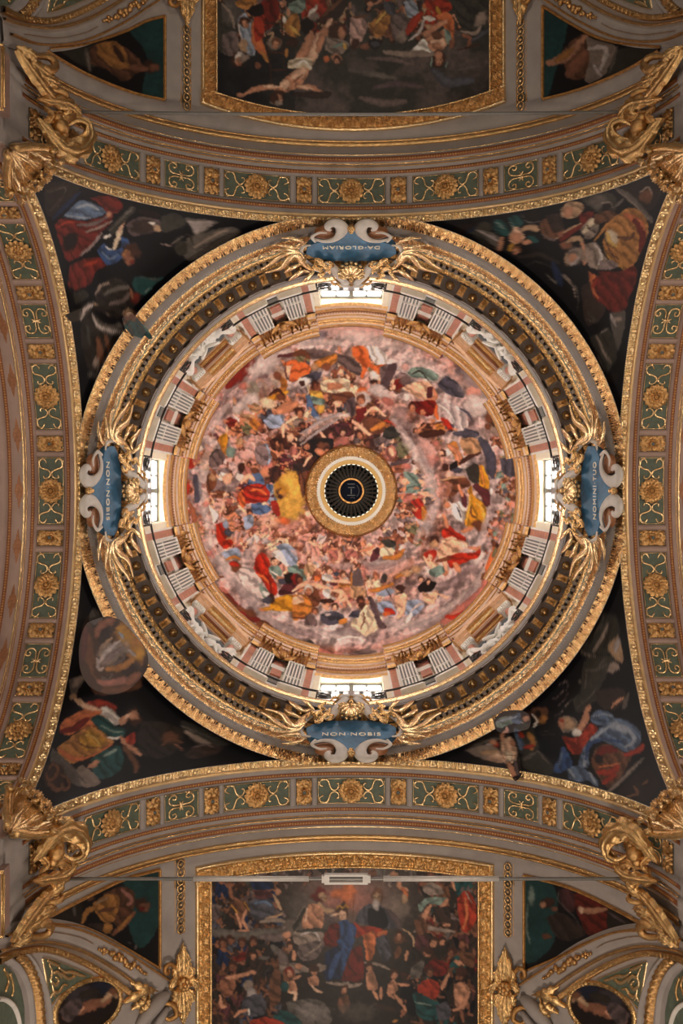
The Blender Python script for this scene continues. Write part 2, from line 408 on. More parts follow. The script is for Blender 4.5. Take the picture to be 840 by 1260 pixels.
# ---------------------------------------------------------------- ring cornice under the drum
ring = tag(empty('ring_cornice', (0, 0, 25.2)), 'wide gilded round cornice with studded coffers carrying the drum of the dome', 'cornice')
O = (0, 0, 25.2)
CL = 6.0
m = MB(); lathe(m, [(6.15, 25.17), (6.08, 25.72), (6.02, 25.74)], 480, clamp=CL); m.build('architrave', STUCCO, ring, origin=O)
a = np.linspace(0, 2 * PI, 3200, endpoint=False); t = np.linspace(0, 1, 12)
h = .08 * scrollrelief(a[:, None] * 6.1, t[None] * 1.12 - .02, 2 * PI * 6.1 / 190) * np.sin(PI * np.clip(t[None] * .96, 0, 1)) ** .5; h[:, 0] = h[:, -1] = 0
R = 6.155 - .125 * t[None] - h; Z = 25.17 + .56 * t[None] + 0 * a[:, None]
P = np.stack([R * np.sin(a)[:, None], R * np.cos(a)[:, None], Z], -1); lim = CL - np.clip(h, 0, 1)
P[..., 0] = np.clip(P[..., 0], -lim, lim); P[..., 1] = np.clip(P[..., 1], -lim, lim)
m = MB(); m.grid(P, closed=True); m.build('carved_border', GOLD, ring, origin=O)
m = MB(); lathe(m, [(6.14, 25.70), (5.97, 25.76), (5.955, 26.02), (5.93, 26.03), (5.93, 26.12)], 360, clamp=CL); m.build('grey_band', STUCCO, ring, origin=O)
aa = np.arange(0, 2 * PI, .07 / 6.0); z0 = np.zeros_like(aa)
N = np.stack([-np.sin(aa), -np.cos(aa), z0], -1); T = np.stack([np.cos(aa), -np.sin(aa), z0], -1)
def cyl(a, r, z): return np.stack([r * np.sin(a), r * np.cos(a), z + 0 * np.asarray(a)], -1)
m = MB(); m.beads(cyl(aa, 5.955, 25.98), T, N, .034); tag(m.build('grey_beads', STUCCO, ring, origin=O), kind='stuff')
m = MB(); lathe(m, [(5.93, 26.12), (5.915, 26.14), (5.90, 27.3), (5.87, 27.32)], 360, clamp=CL); m.build('frieze', mk('grey_green_frieze', (.30, .32, .23), .6, 0, .2, 8), ring, origin=O)
def carved_ring(nm, r0, r1, z0, z1, pitch_n, amp, mat, rel, m_=9):
    t = np.linspace(0, 1, m_)[None]; h = amp * rel(a[:, None] * r0, t, 2 * PI * r0 / pitch_n) * np.ones_like(a)[:, None]; h[:, 0] = h[:, -1] = 0
    R = r0 + (r1 - r0) * t - h; Z = z0 + (z1 - z0) * t + 0 * h; m = MB()
    m.grid(np.stack([R * np.sin(a)[:, None], R * np.cos(a)[:, None], Z], -1), closed=True); return m.build(nm, mat, ring, origin=O)
carved_ring('lower_moulding', 5.935, 5.90, 26.10, 26.50, 260, .05, GOLD, scrollrelief)
carved_ring('upper_moulding', 5.90, 5.87, 27.06, 27.32, 300, .045, GOLD, scrollrelief, 7)
s = a * 5.9; q = 2 * PI * 5.9 / 84; t = np.linspace(0, 1, 22)[None]; S = s[:, None]
wave = .5 + .22 * np.sin(2 * PI * S / q)
h = np.exp(-((t - wave) / .05) ** 2)
for ph, cc in ((.25, .30), (.75, .70)):
    x = (((S / q - ph + .5) % 1) - .5) * q; y = (t - cc) * .56; d = np.hypot(x, y)
    h = np.maximum(h, np.exp(-((d - .10) / .020) ** 2)); h = np.maximum(h, np.exp(-(d / .03) ** 2))
m = MB(); R = 5.925 - .040 * h - .002; Z = 26.48 + .60 * t + 0 * S
m.grid(np.stack([R * np.sin(a)[:, None], R * np.cos(a)[:, None], Z], -1), closed=True); m.build('frieze_scrolls', GOLDP, ring, origin=O)
# dentils
m = MB(); lathe(m, [(5.87, 27.30), (5.86, 27.34), (5.85, 27.5)], 300); m.build('dentil_ground', DARK, ring, origin=O)
m = MB()
for i in range(232):
    b = (i + .5) * 2 * PI / 232; c, s_ = math.cos(b), math.sin(b)
    m.box((5.84 * s_, 5.84 * c, 27.40), (.088, .09, .2), [[c, s_, 0], [-s_, c, 0], [0, 0, 1]])
tag(m.build('dentils', STUCCO, ring, smooth=False, origin=O), kind='stuff')
s = a * 5.9; m = MB(); h = .035 * scrollrelief(s[:, None], np.linspace(0, 1, 7)[None], .22); k = np.linspace(0, 1, 7)[None]
R = 5.82 - .11 * k - h; Z = 27.50 + .06 * k - .3 * h + 0 * a[:, None]
m.grid(np.stack([R * np.sin(a)[:, None], R * np.cos(a)[:, None], Z], -1), closed=True); m.build('carved_moulding', GOLD, ring, origin=O)
# coffered soffit: recess, rails, cross bars, gilt brackets and studs
m = MB(); lathe(m, [(5.73, 27.56), (5.73, 27.66), (5.30, 27.66)], 300)
lathe(m, [(5.73, 27.65), (5.73, 27.575), (5.69, 27.575), (5.69, 27.66)], 300); lathe(m, [(5.37, 27.66), (5.37, 27.575), (5.32, 27.575)], 300)
m.build('soffit', COFFER, ring, origin=O)
n = 56
br = MB(); y = np.linspace(0, 1, 9)
prof = np.stack([-.16 + .32 * y, .10 + .035 * np.sin(y * 2 * PI) - .04 * y], -1)
G = np.array([[(x * (1 - .1 * abs(x)), p[0], -p[1] - .012 * math.cos(3 * x * PI)) for p in prof] for x in np.linspace(-.095, .095, 7) / .095 * .095])
br.grid(G); br.grid(np.stack([G[0], G[0] * [1, 1, 0]], 1)); br.grid(np.stack([G[-1], G[-1] * [1, 1, 0]], 1)); br.grid(np.stack([G[:, 0], G[:, 0] * [1, 1, 0]], 1)); br.grid(np.stack([G[:, -1], G[:, -1] * [1, 1, 0]], 1))
for sx in (-.05, .05):
    leaf(br, [(sx * .6, -.15, -.11), (sx, -.05, -.15), (sx, .06, -.13), (sx * .7, .13, -.09)], (0, 0, -1), .045, 3)
BR = br.mesh('bracket', GOLDR)
br = MB(); ph = np.linspace(0, 2 * PI, 20, endpoint=False)[:, None]; k = np.linspace(0, 1, 8)[None]
hh = np.array([.20, .19, .16, .11, .07, .06, .045, 0])[None]
br.grid(np.stack([.115 * k ** .8 * np.cos(ph) * (1 + .07 * np.cos(7 * ph) * (k > .6)), .115 * k ** .8 * np.sin(ph), -hh + 0 * ph], -1), closed=True)
ST_ = br.mesh('stud', GOLD)
bar = MB(); bar.box((0, 0, .045), (.235, .40, .09)); bar.box((0, -.225, .0), (.20, .02, .05)); BAR = bar.mesh('cross_bar', COFFER, smooth=False)
def pol(b, r, z):
    c, s_ = math.cos(b), math.sin(b)   # local x along the circle, y outwards
    return Matrix(((c, s_, 0, r * s_), (-s_, c, 0, r * c), (0, 0, 1, z), (0, 0, 0, 1)))
dn = Matrix.Translation((0, 0, -25.2))
for i in range(n):
    b = (i + .5) * 2 * PI / n
    link('cross_bar', BAR, ring, dn @ pol(b, 5.53, 27.575)); link('bracket', BR, ring, dn @ pol(b, 5.53, 27.60) @ Matrix.Scale(.82, 4))
    link('stud', ST_, ring, dn @ pol(b + PI / n, 5.53, 27.65))
m = MB(); lathe(m, [(5.32, 27.575), (5.31, 27.78), (5.28, 27.80), (5.28, 27.95)], 300); m.build('fascia', STUCCO, ring, origin=O)
m = MB(); lathe(m, [(5.29, 27.93), (5.25, 27.95), (5.235, 28.02), (5.215, 28.05), (5.205, 28.12), (5.21, 28.19), (5.24, 28.22), (5.5, 28.23)], 300); m.build('gilt_rim', GOLDP, ring, origin=O)
m = MB(); lathe(m, [(5.5, 28.23), (5.95, 28.23), (5.95, 27.3)], 160); m.build('cornice_top', STUCCO, ring, origin=O)
# ---------------------------------------------------------------- drum: wall, windows, pilasters, niches
RD = 5.6
def cylpatch(mb, a0, a1, r, z0, z1, n=12):
    a = np.linspace(a0, a1, n)[:, None]; z = np.array([z0, z1])[None]
    mb.grid(np.stack([r * np.sin(a) + 0 * z, r * np.cos(a) + 0 * z, z + 0 * a], -1))
WH = math.asin(.90 / RD)
m = MB()
for k in range(4):
    c = k * PI / 2
    cylpatch(m, c + WH, c + PI / 4 - .165, RD, 28.2, 35.3); cylpatch(m, c + PI / 4 + .165, c + PI / 2 - WH, RD, 28.2, 35.3)
    cylpatch(m, c - WH, c + WH, RD, 33.94, 35.3, 6); cylpatch(m, c - WH, c + WH, RD, 28.2, 29.4, 6)
    cylpatch(m, c + PI / 4 - .165, c + PI / 4 + .165, RD, 32.2, 35.3, 6)
    b = c + PI / 4      # niche recess
    cylpatch(m, b - .165, b + .165, RD + .55, 28.2, 32.3, 6)
    for s in (-1, 1):
        G = np.array([[(r * math.sin(b + s * .165), r * math.cos(b + s * .165), z) for z in (28.2, 32.3)] for r in (RD, RD + .55)]); m.grid(G)
wall = tag(m.build('wall_drum', CREAM), kind='structure')
for k in range(4):
    c = k * PI / 2
    wroot = tag(empty('window_%d' % (k + 1), (RD * math.sin(c), RD * math.cos(c), 29.4), -c), kind='structure')
    # local: x along the wall, y outwards, z up
    m = MB()
    for s in (-1, 1): m.grid(np.array([[(s * .90, 0, 0), (s * .90, 0, 4.55)], [(s * .93, .27, 0), (s * .93, .27, 4.75)]]))
    m.grid(np.array([[(-.9, -.06, 4.52), (-.93, .27, 4.60)], [(0, .0, 4.54), (0, .27, 4.60)], [(.9, -.06, 4.52), (.93, .27, 4.60)]])); m.grid(np.array([[(-.9, 0, 0), (-.93, .27, 0)], [(.9, 0, 0), (.93, .27, 0)]]))
    m.build('reveal', REVEAL, wroot, smooth=False)
    m = MB()
    for s in (-1, 1):
        m.box((s * 1.0, -.05, 2.3), (.18, .1, 4.7)); m.box((s * 1.17, -.03, 2.3), (.10, .06, 4.9))
    m.build('window_surround', CREAM, wroot, smooth=False)
    m = MB(); m.box((0, .21, 2.3), (.13, .09, 4.6))
    for x in (-.9, -.45, .45, .9): m.box((x, .21, 2.3), (.045, .06, 4.6))
    for z in (.9, 1.8, 2.7, 3.6, 4.5): m.box((0, .21, z), (1.9, .06, .05))
    m.build('window_bars', SLATE, wroot, smooth=False)
    for i in range(4):
        for j in range(5):
            m = MB(); m.box((-.69 + .46 * i, .25, .45 + .9 * j), (.44, .012, .88)); m.build('pane', SKYGLASS, wroot, smooth=False)
    # stone balusters and their rail in front of the opening
    bp = [(.0, .07), (.08, .07), (.10, .04), (.25, .055), (.42, .085), (.60, .06), (.75, .04), (.82, .035), (.88, .06), (.98, .06)]
    bm = MB(); aa = np.linspace(0, 2 * PI, 12, endpoint=False)[:, None]; pr = np.array(bp)[None]
    bm.grid(np.stack([pr[..., 1] * np.cos(aa), pr[..., 1] * np.sin(aa), pr[..., 0] * 1.2 + 0 * aa], -1), closed=True); BAL = bm.mesh('baluster', SLATE) if k == 0 else BAL
    for x in (-.60, -.28, .28, .60): link('baluster', BAL, wroot, Matrix.Translation((x, .02, 1.0)))
    m = MB(); m.box((0, .02, 2.22), (1.80, .10, .06)); m.box((0, .02, .94), (1.80, .16, .12)); m.box((0, .02, 1.6), (.16, .12, 1.25)); m.build('balustrade_rail', STUCCO, wroot, smooth=False)

# fluted pilasters in pairs on the eight bays between windows and niches
def pilaster_tree():
    r = empty('fluted_pilaster', (0, 0, 0)); W, Z0, Z1 = .50, .0, 4.35
    m = MB(); m.box((0, -.07, (Z0 + Z1) / 2), (W, .14, Z1 - Z0)); m.build('shaft', SLATE, r, smooth=False)
    m = MB()
    for i in range(6): m.box((-W / 2 + .02 + (W - .04) * i / 5, -.16, Z1 / 2), (.042, .06, Z1))
    for z in (.02, 1.75, Z1 - .05): m.box((0, -.165, z), (W, .05, .12))
    m.box((0, -.17, -.12), (W + .08, .26, .22)); m.box((0, -.16, -.28), (W + .14, .3, .12))
    m.build('fillets', MARBLE, r, smooth=False)
    m = MB()
    for row, (z, n, h) in enumerate(((4.38, 5, .34), (4.58, 4, .36), (4.72, 3, .34))):
        for i in range(n):
            x = (-.5 + (i + .5) / n) * (W + .05 + .07 * row)
            leaf(m, [(x, -.16 - .03 * row, z), (x, -.20 - .03 * row, z + h * .4), (x * 1.08, -.26 - .04 * row, z + h * .8), (x * 1.12, -.36 - .05 * row, z + h * .85), (x * 1.12, -.40 - .05 * row, z + h * .6)], (0, -1, -.2), .085, 3, m=5)
    for s in (-1, 1): m.blob((s * .28, -.30, 4.98), (.09, .12, .09))
    m.box((0, -.16, 5.06), (W + .2, .36, .08)); m.box((0, -.09, 4.65), (W, .14, .7))
    m.build('capital', GOLDR, r); return r
pb = 0
for k in range(8):
    beta = PI / 8 + k * PI / 4
    pr_ = tag(empty('pilaster_pair', (RD * math.sin(beta), RD * math.cos(beta), 29.3), -beta))
    names = ('right of the south window', 'left of the north-west niche')
    for s in (-1, 1):
        da = s * 5.15 * D
        t = pilaster_tree() if (k == 0 and s == -1) else None
        if t is None:
            t = empty('fluted_pilaster')
            for ch in PIL.children: copy_tree(ch, t)
        else: PIL = t
        t.parent = pr_
        t.location = (5.52 * math.sin(da), 5.52 * math.cos(da) - RD, 0); t.rotation_euler = (0, 0, -da)
    def at(da): return Matrix.Rotation(-da * D, 4, 'Z')
    def slab(nm, da, wd, z0, z1, dep, mat, y=5.58):
        m = MB(); c, s_ = math.cos(da * D), math.sin(da * D)
        m.box((y * s_, y * c - RD, (z0 + z1) / 2), (wd, dep, z1 - z0), [[c, s_, 0], [-s_, c, 0], [0, 0, 1]]); return m.build(nm, mat, pr_, smooth=False)
    for s in (-1, 1):
        slab('red_strip', s * 9.55, .20, -.3, 4.9, .14, RED, 5.53); slab('white_edge', s * 8.25, .05, -.3, 4.9, .15, MARBLE, 5.53); slab('white_edge', s * 10.9, .06, -.3, 4.9, .15, MARBLE, 5.53)
    slab('grey_panel', 0, .40, -.3, 2.0, .10, MARBLE); slab('red_panel', 0, .30, 2.15, 3.1, .16, RED); slab('grey_inlay', 0, .28, .9, 1.8, .16, SLATE)
    slab('white_panel', 0, .42, 3.15, 3.8, .14, MARBLE); slab('upper_red_panel', 0, .34, 3.85, 4.9, .10, RED)
    m = MB(); m.blob((0, -.34, 4.35), (.12, .14, .16)); 
    for s in (-1, 1): leaf(m, [(s * .05, -.24, 4.3), (s * .2, -.3, 4.45), (s * .34, -.36, 4.6), (s * .42, -.4, 4.5)], (0, -1, -.4), .11, 3, m=5)
    m.build('cherub_head', GOLDD, pr_)
    where = ['below and right of centre, next to the south window', 'right and below centre, next to the east window', 'right and above centre, next to the east window', 'above and right of centre, next to the north window',
             'above and left of centre, next to the north window', 'left and above centre, next to the west window', 'left and below centre, next to the west window', 'below and left of centre, next to the south window'][k]
    where = where.replace('south', 'bottom').replace('east', 'right').replace('north', 'top').replace('west', 'left')
    tag(pr_, 'white fluted pilaster pair, ' + where, 'pilasters', 'pilaster pairs of the drum')

# niche aedicules on the four diagonals, with white stucco figures
def figure(m, x, flip, seed):
    r_ = random.Random(seed)
    # reclining draped figure: torso, head, arm, bent legs, cloth folds
    P = spline([(x + flip * .10, -.20, 2.35), (x + flip * .16, -.28, 1.95), (x + flip * .05, -.34, 1.55), (x - flip * .12, -.42, 1.35), (x - flip * .30, -.50, 1.45)], 24)
    m.tube(P, .15 + .06 * np.sin(np.linspace(0, PI, 24)) + .02 * np.sin(np.linspace(0, 19, 24)), 10)
    m.blob((x + flip * .08, -.30, 2.62), (.12, .13, .15)); m.blob((x + flip * .08, -.27, 2.70), (.13, .14, .12))
    m.blob((x + flip * .08, -.43, 2.60), (.025, .03, .035))
    m.tube(spline([(x + flip * .2, -.26, 2.25), (x + flip * .36, -.40, 1.95), (x + flip * .20, -.55, 1.85), (x + flip * .02, -.60, 2.05)], 16), np.linspace(.085, .04, 16), 8)
    m.tube(spline([(x - flip * .02, -.28, 2.22), (x - flip * .22, -.45, 2.1), (x - flip * .38, -.55, 2.3)], 14), np.linspace(.08, .04, 14), 8)
    m.tube(spline([(x - flip * .28, -.50, 1.45), (x - flip * .46, -.66, 1.75), (x - flip * .52, -.58, 1.2)], 18), np.linspace(.14, .06, 18), 8)
    for i in range(7):
        dx = r_.uniform(-.35, .3); z = r_.uniform(.9, 2.0)
        m.tube(spline([(x + dx, -.30, z), (x + dx + r_.uniform(-.2, .2), -.50, z - .2), (x + dx + r_.uniform(-.3, .3), -.42, z - .55)], 12), np.linspace(.10, .03, 12) + .015 * np.sin(np.linspace(0, 14, 12)), 7, flat=.5)
NW = ['lower right', 'upper right', 'upper left', 'lower left']
for k in range(4):
    b = PI / 4 + k * PI / 2
    nr = empty('niche_aedicule', (RD * math.sin(b), RD * math.cos(b), 29.0), -b)
    for s in (-1, 1):
        m = MB(); aa = np.linspace(0, 2 * PI, 16, endpoint=False)[:, None]; z = np.linspace(0, 2.5, 6)[None]
        r0 = .12 * (1 - .12 * (z / 2.5) ** 2) + 0 * aa
        m.grid(np.stack([s * .72 + r0 * np.cos(aa), -.16 + r0 * np.sin(aa), z + 0 * aa], -1), closed=True); cm = m.build('column', RED, nr)
        m = MB(); m.box((s * .72, -.16, 2.55), (.30, .30, .08)); m.box((s * .72, -.17, 2.98), (.36, .36, .10))
        for i in range(5): m.box((s * .72 - .13 + .065 * i, -.30, 2.76), (.035, .08, .36))
        for t in (-1, 1): m.blob((s * .72 + t * .15, -.28, 2.86), (.07, .10, .08))
        m.box((s * .72, -.16, 2.76), (.26, .24, .36)); m.build('capital', MARBLE, nr, smooth=False)
        m = MB(); m.box((s * .72, -.22, 3.12), (.42, .46, .14)); m.box((s * .72, -.27, 3.28), (.48, .56, .14)); m.build('entablature_block', PINKG, nr, smooth=False)
    for i, (z, d, w_, mt) in enumerate(((3.06, .05, 1.66, PINKC), (3.12, .10, 1.70, GOLDD), (3.20, .155, 1.74, GOLD), (3.28, .21, 1.78, BOLE), (3.36, .27, 1.84, PINKC), (3.44, .33, 1.88, GOLDD), (3.52, .40, 1.94, GOLDP), (3.60, .46, 2.0, GOLDD))):
        m = MB(); m.box((0, -d / 2, z), (w_, d, .085)); m.build('pediment_moulding', mt, nr, smooth=False)
    m = MB(); m.box((0, -.12, 3.80), (2.05, .24, .34)); m.box((0, -.2, 4.1), (2.1, .34, .1)); m.build('attic_band', PINKG, nr, smooth=False)
    m = MB(); x = np.linspace(-.9, .9, 30)
    for rr in (0, .10): m.tube(np.stack([x, -.46 - .3 * rr + 0 * x, 3.62 + rr + .28 * np.cos(x / .9 * PI / 2)], -1), .045, 6)
    m.build('curved_pediment', PINKG, nr)
    for fx, fl in ((-.34, 1), (.34, -1)):
        m = MB(); figure(m, fx, fl, k + fl); m.v = [v * [1, 1, .80] + [0, .34, -.05] for v in m.v]; m.build('white_figure', MARBLE, nr)
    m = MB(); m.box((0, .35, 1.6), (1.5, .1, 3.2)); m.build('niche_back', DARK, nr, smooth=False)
    tag(nr, 'dark niche with white stucco figures under a curved gilt pediment, %s of the drum' % NW[k], 'niche', 'niches of the drum')

# wrought iron rails along the ledge with curled ends, one per pilaster bay
def curl(c, r, t0, turns, n=22):
    t = np.linspace(0, 1, n); a = t0 + turns * 2 * PI * t
    return np.stack([c[0] + r * (1 - .6 * t) * np.cos(a), c[1] + r * (1 - .6 * t) * np.sin(a)], -1)
for k in range(8):
    beta = PI / 8 + k * PI / 4
    rr = empty('iron_railing', (5.25 * math.sin(beta), 5.25 * math.cos(beta), 28.23), -beta)
    a = np.linspace(-13.2, 13.2, 40) * D
    def cp(a, z, r=5.22): return np.stack([r * np.sin(a), r * np.cos(a) - 5.25, z + 0 * a], -1)
    m = MB(); m.tube(cp(a, 1.02), .028, 6); m.build('rail', IRON, rr)
    for aa in np.array([-12.9, 12.9]) * D:
        m = MB(); m.tube(cp(np.full(4, aa), np.linspace(0, 1.0, 4)), .024, 6); m.build('post', IRON, rr)
    for s in (-1, 1):
        m = MB()
        for zz, rad in ((.66, .20), (.28, .16)):
            q = curl((0, zz), rad, PI / 2, 1.3 * s)
            m = MB(); m.tube(cp(s * 12.9 * D + (q[:, 0] + s * .18) / 5.22, q[:, 1]), .020, 5); m.build('curled_end', IRON, rr)
    tag(rr, 'black iron handrail with curled ends, ' + ['bottom right', 'right, lower', 'right, upper', 'top right', 'top left', 'left, upper', 'left, lower', 'bottom left'][k] + ' eighth of the drum', 'railing', 'iron railings of the drum')

# entablature of the drum, breaking forward over the pilasters; darker soffits paint its shadow lines
dc = tag(empty('drum_cornice', (0, 0, 34)), 'pink and gold stepped cornice round the foot of the painted dome', 'cornice')
O = (0, 0, 34)
SEG = [('a', [(5.62, 33.9), (5.57, 33.92), (5.53, 33.96)], GOLDR, 'architrave'), ('b', [(5.53, 33.96), (5.51, 34.02), (5.505, 34.2)], PINKC, 'frieze'), ('b2', [(5.505, 34.2), (5.47, 34.21)], GOLDD, 'frieze_soffit'),
       ('c', [(5.47, 34.21), (5.455, 34.25), (5.44, 34.32)], GOLDP, 'lower_fillet'), ('d', [(5.44, 34.32), (5.425, 34.34), (5.41, 34.52)], BOLE, 'bead_ground'), ('d2', [(5.41, 34.52), (5.385, 34.53), (5.375, 34.58)], PINKC, 'middle_fillet'),
       ('e', [(5.375, 34.58), (5.335, 34.59)], GOLDD, 'corona_soffit'), ('f', [(5.335, 34.59), (5.325, 34.74), (5.30, 34.76)], PINKC, 'corona'), ('f2', [(5.30, 34.76), (5.25, 34.77)], GOLDD, 'cyma_soffit'),
       ('g', [(5.25, 34.77), (5.22, 34.80), (5.21, 34.88), (5.17, 34.92)], GOLD, 'upper_fillet'), ('h', [(5.17, 34.92), (5.15, 35.08)], PINKC, 'cyma'), ('h2', [(5.15, 35.08), (5.125, 35.09)], GOLDD, 'crown_soffit'), ('i', [(5.125, 35.09), (5.10, 35.14), (5.085, 35.25), (5.62, 35.36)], GOLDP, 'top_fillet')]
for i in range(16):
    c0 = i * PI / 8; hw = PI / 16; off = .0 if i % 2 == 0 else .21
    e0, e1 = c0 - hw, c0 + hw
    if off: e0 += .004; e1 -= .004
    broot = empty('cornice_bay'); broot.parent = dc
    for key, prof, mat, nm in SEG:
        m = MB(); a = np.linspace(e0, e1, 15)[:, None]; pr = np.asarray(prof)[None]
        G = np.stack([(pr[..., 0] - off) * np.sin(a), (pr[..., 0] - off) * np.cos(a), pr[..., 1] + 0 * a], -1); m.grid(G)
        if off:
            for row, ang in ((G[0], e0), (G[-1], e1)):
                B = np.stack([(RD + .02) * np.sin(ang) + 0 * row[:, 0], (RD + .02) * np.cos(ang) + 0 * row[:, 0], row[:, 2]], -1); m.grid(np.stack([row, B], 0))
        m.build(nm, mat, broot, origin=O)
    aa = np.arange(e0 + .006, e1 - .004, .085 / 5.4); N = np.stack([-np.sin(aa), -np.cos(aa), 0 * aa], -1); T = np.stack([np.cos(aa), -np.sin(aa), 0 * aa], -1)
    m = MB(); m.beads(cyl(aa, 5.42 - off, 34.42), T, N, .034); tag(m.build('beads', PINKG, broot, origin=O), kind='stuff')

# ---------------------------------------------------------------- lantern
pl = bpy.data.lights.new('lantern_fill_light', 'POINT'); pl.energy = 34; pl.color = (1.0, .93, .8); pl.shadow_soft_size = 0  # added point light brightens the collars in place of lantern daylight
po = bpy.data.objects.new('lantern_fill_light', pl); col.objects.link(po); po.location = (0, 0, 42.6)
ZD, RS = 35.3, 5.45
THROAT = mk_emit('lantern_window_glass', (1.0, .90, .72), 1.3)
lan = tag(empty('lantern', (0, 0, 40.5)), 'round lantern opening in the middle of the dome, gilded rim and dark ribbed throat', 'lantern')
O = (0, 0, 40.5)
a = np.linspace(0, 2 * PI, 720, endpoint=False)[:, None]; t = np.linspace(0, 1, 22)[None]
h = np.maximum(.14 * scrollrelief(a * 1.5, t * .9, 2 * PI * 1.5 / 36), .14 * np.maximum(np.sin(a * 60) * np.sin(t * 21), 0)) + .10 * np.sin(PI * t)
R = 1.62 - .38 * t; Z = 40.53 + .10 * t - h
m = MB(); m.grid(np.stack([R * np.sin(a), R * np.cos(a), Z], -1), closed=True); m.build('carved_rim', GOLDP, lan, origin=O)
m = MB(); aa = np.linspace(0, 2 * PI, 90, endpoint=False); P = cyl(aa, 1.245, 40.58)
m.beads(P, np.stack([np.cos(aa), -np.sin(aa), 0 * aa], -1), np.stack([0 * aa, 0 * aa, 0 * aa - 1], -1), .04); tag(m.build('rim_beads', GOLDD, lan, origin=O), kind='stuff')
m = MB(); lathe(m, [(1.63, 40.55), (1.64, 40.45), (1.58, 40.42)], 120); m.build('outer_fillet', GOLDD, lan, origin=O)
m = MB(); lathe(m, [(1.24, 40.55), (1.225, 41.1), (1.15, 41.5), (1.14, 41.6)], 120); m.build('white_collar', MARBLE, lan, origin=O)
m = MB(); lathe(m, [(1.14, 41.6), (1.12, 42.6), (1.02, 43.2)], 120); m.build('ochre_collar', OCHRE, lan, origin=O)
m = MB(); lathe(m, [(1.02, 44.4), (.90, 45.0)], 96); m.build('throat_shoulder', CREAM, lan, origin=O)
m = MB(); lathe(m, [(1.02, 43.2), (1.02, 44.4)], 96); m.build('throat_glass', THROAT, lan, origin=O)
m = MB(); lathe(m, [(.92, 44.9), (.70, 45.6), (.50, 46.2), (.0, 46.6)], 96); m.build('cap', DARK, lan, origin=O)
RIBM = mk('dark_umber_rib', (.006, .004, .0035), .9, 0, .2, 5)
rm = MB(); rm.box((.0, .77, 0), (.085, .50, 1.5)); RIB = rm.mesh('rib', RIBM, smooth=False)
for i in range(34):
    link('rib', RIB, lan, Matrix.Translation((0, 0, 44.0 - 40.5)) @ Matrix.Rotation(i * 2 * PI / 34, 4, 'Z'))
m = MB(); lathe(m, [(.80, 43.45), (.80, 43.55), (.5, 43.6)], 96); lathe(m, [(.86, 43.5), (.80, 43.45)], 96); m.build('inner_disc', RIBM, lan, origin=O)
lr = MB(); aa = np.linspace(0, 2 * PI, 60); lr.tube(cyl(aa, .475, 43.42), .03, 6, up=(0, 0, 1)); lr.tube(cyl(aa, .44, 43.43), .018, 6, up=(0, 0, 1)); lr.build('gilt_ring', GOLDD, lan, origin=O)
m = MB(); lathe(m, [(.46, 43.5), (.0, 43.5)], 40); m.build('centre_disc', mk('night_blue_disc', (.002, .003, .008), .9, spec=.1), lan, origin=O)
# the small device on the centre disc: two bars above, one below, a short upright and side arcs
m = MB()
for x0, x1, y in ((-.16, .14, -.26), (-.12, .13, -.13), (-.16, .16, .17)): m.box(((x0 + x1) / 2, y, 43.49), (x1 - x0, .022, .012))
m.box((.0, .02, 43.49), (.022, .22, .012)); tt = np.linspace(-.8, .8, 12)
m.tube(np.stack([.30 * np.cos(tt), .3 * np.sin(tt), 43.48 + 0 * tt], -1), .012, 4); m.tube(np.stack([.04 + .09 * np.cos(tt * 1.8 - 1.2), .30 + .06 * np.sin(tt * 1.8 - 1.2), 43.48 + 0 * tt], -1), .012, 4)
m.build('centre_device', mk('faint_silver', (.05, .05, .055), .6), lan, smooth=False, origin=O)
# ---------------------------------------------------------------- cartouches on the ring cornice (local frame: cartouche towards +Y)
def CC(dx, r, lift=0.0):
    """point on the leaning plane of a cartouche; dx across, r out from the zenith (sight-line units), lift towards the floor"""
    dx = np.asarray(dx, float); r = np.asarray(r, float)
    t = (5.93 * F - 24.9 * r) / (2.3 * r + .72 * F)
    v = 5.93 - .72 * t; z = 24.9 + 2.3 * t; u = dx * z / F
    P = np.stack(np.broadcast_arrays(u, v - .012 * 0 - lift * .95 * 1.0, z - lift * .30), -1)
    return P
CN = np.array([0, -.95, -.30])
def ribbon(mb, pts, w, lift, n=30, thick=.5, seg=8):
    p = spline([(a, b) for a, b in pts], n); ww = np.interp(np.linspace(0, 1, n), np.linspace(0, 1, len(w)), w) * .0183
    mb.tube(CC(p[:, 0], p[:, 1], lift), ww, seg, flat=thick, up=CN)
BLUE_OUT = [(0, 324), (5, 323.5), (8, 321), (11, 315), (18, 311), (40, 310), (50, 307.5), (55, 302), (55, 296), (47, 292), (25, 288), (0, 287)]
TEXTS = ['NON\u00b7NOBIS', 'NOMINI\u00b7TUO', 'DA\u00b7GLORIAM', 'NON\u00b7NOBIS']
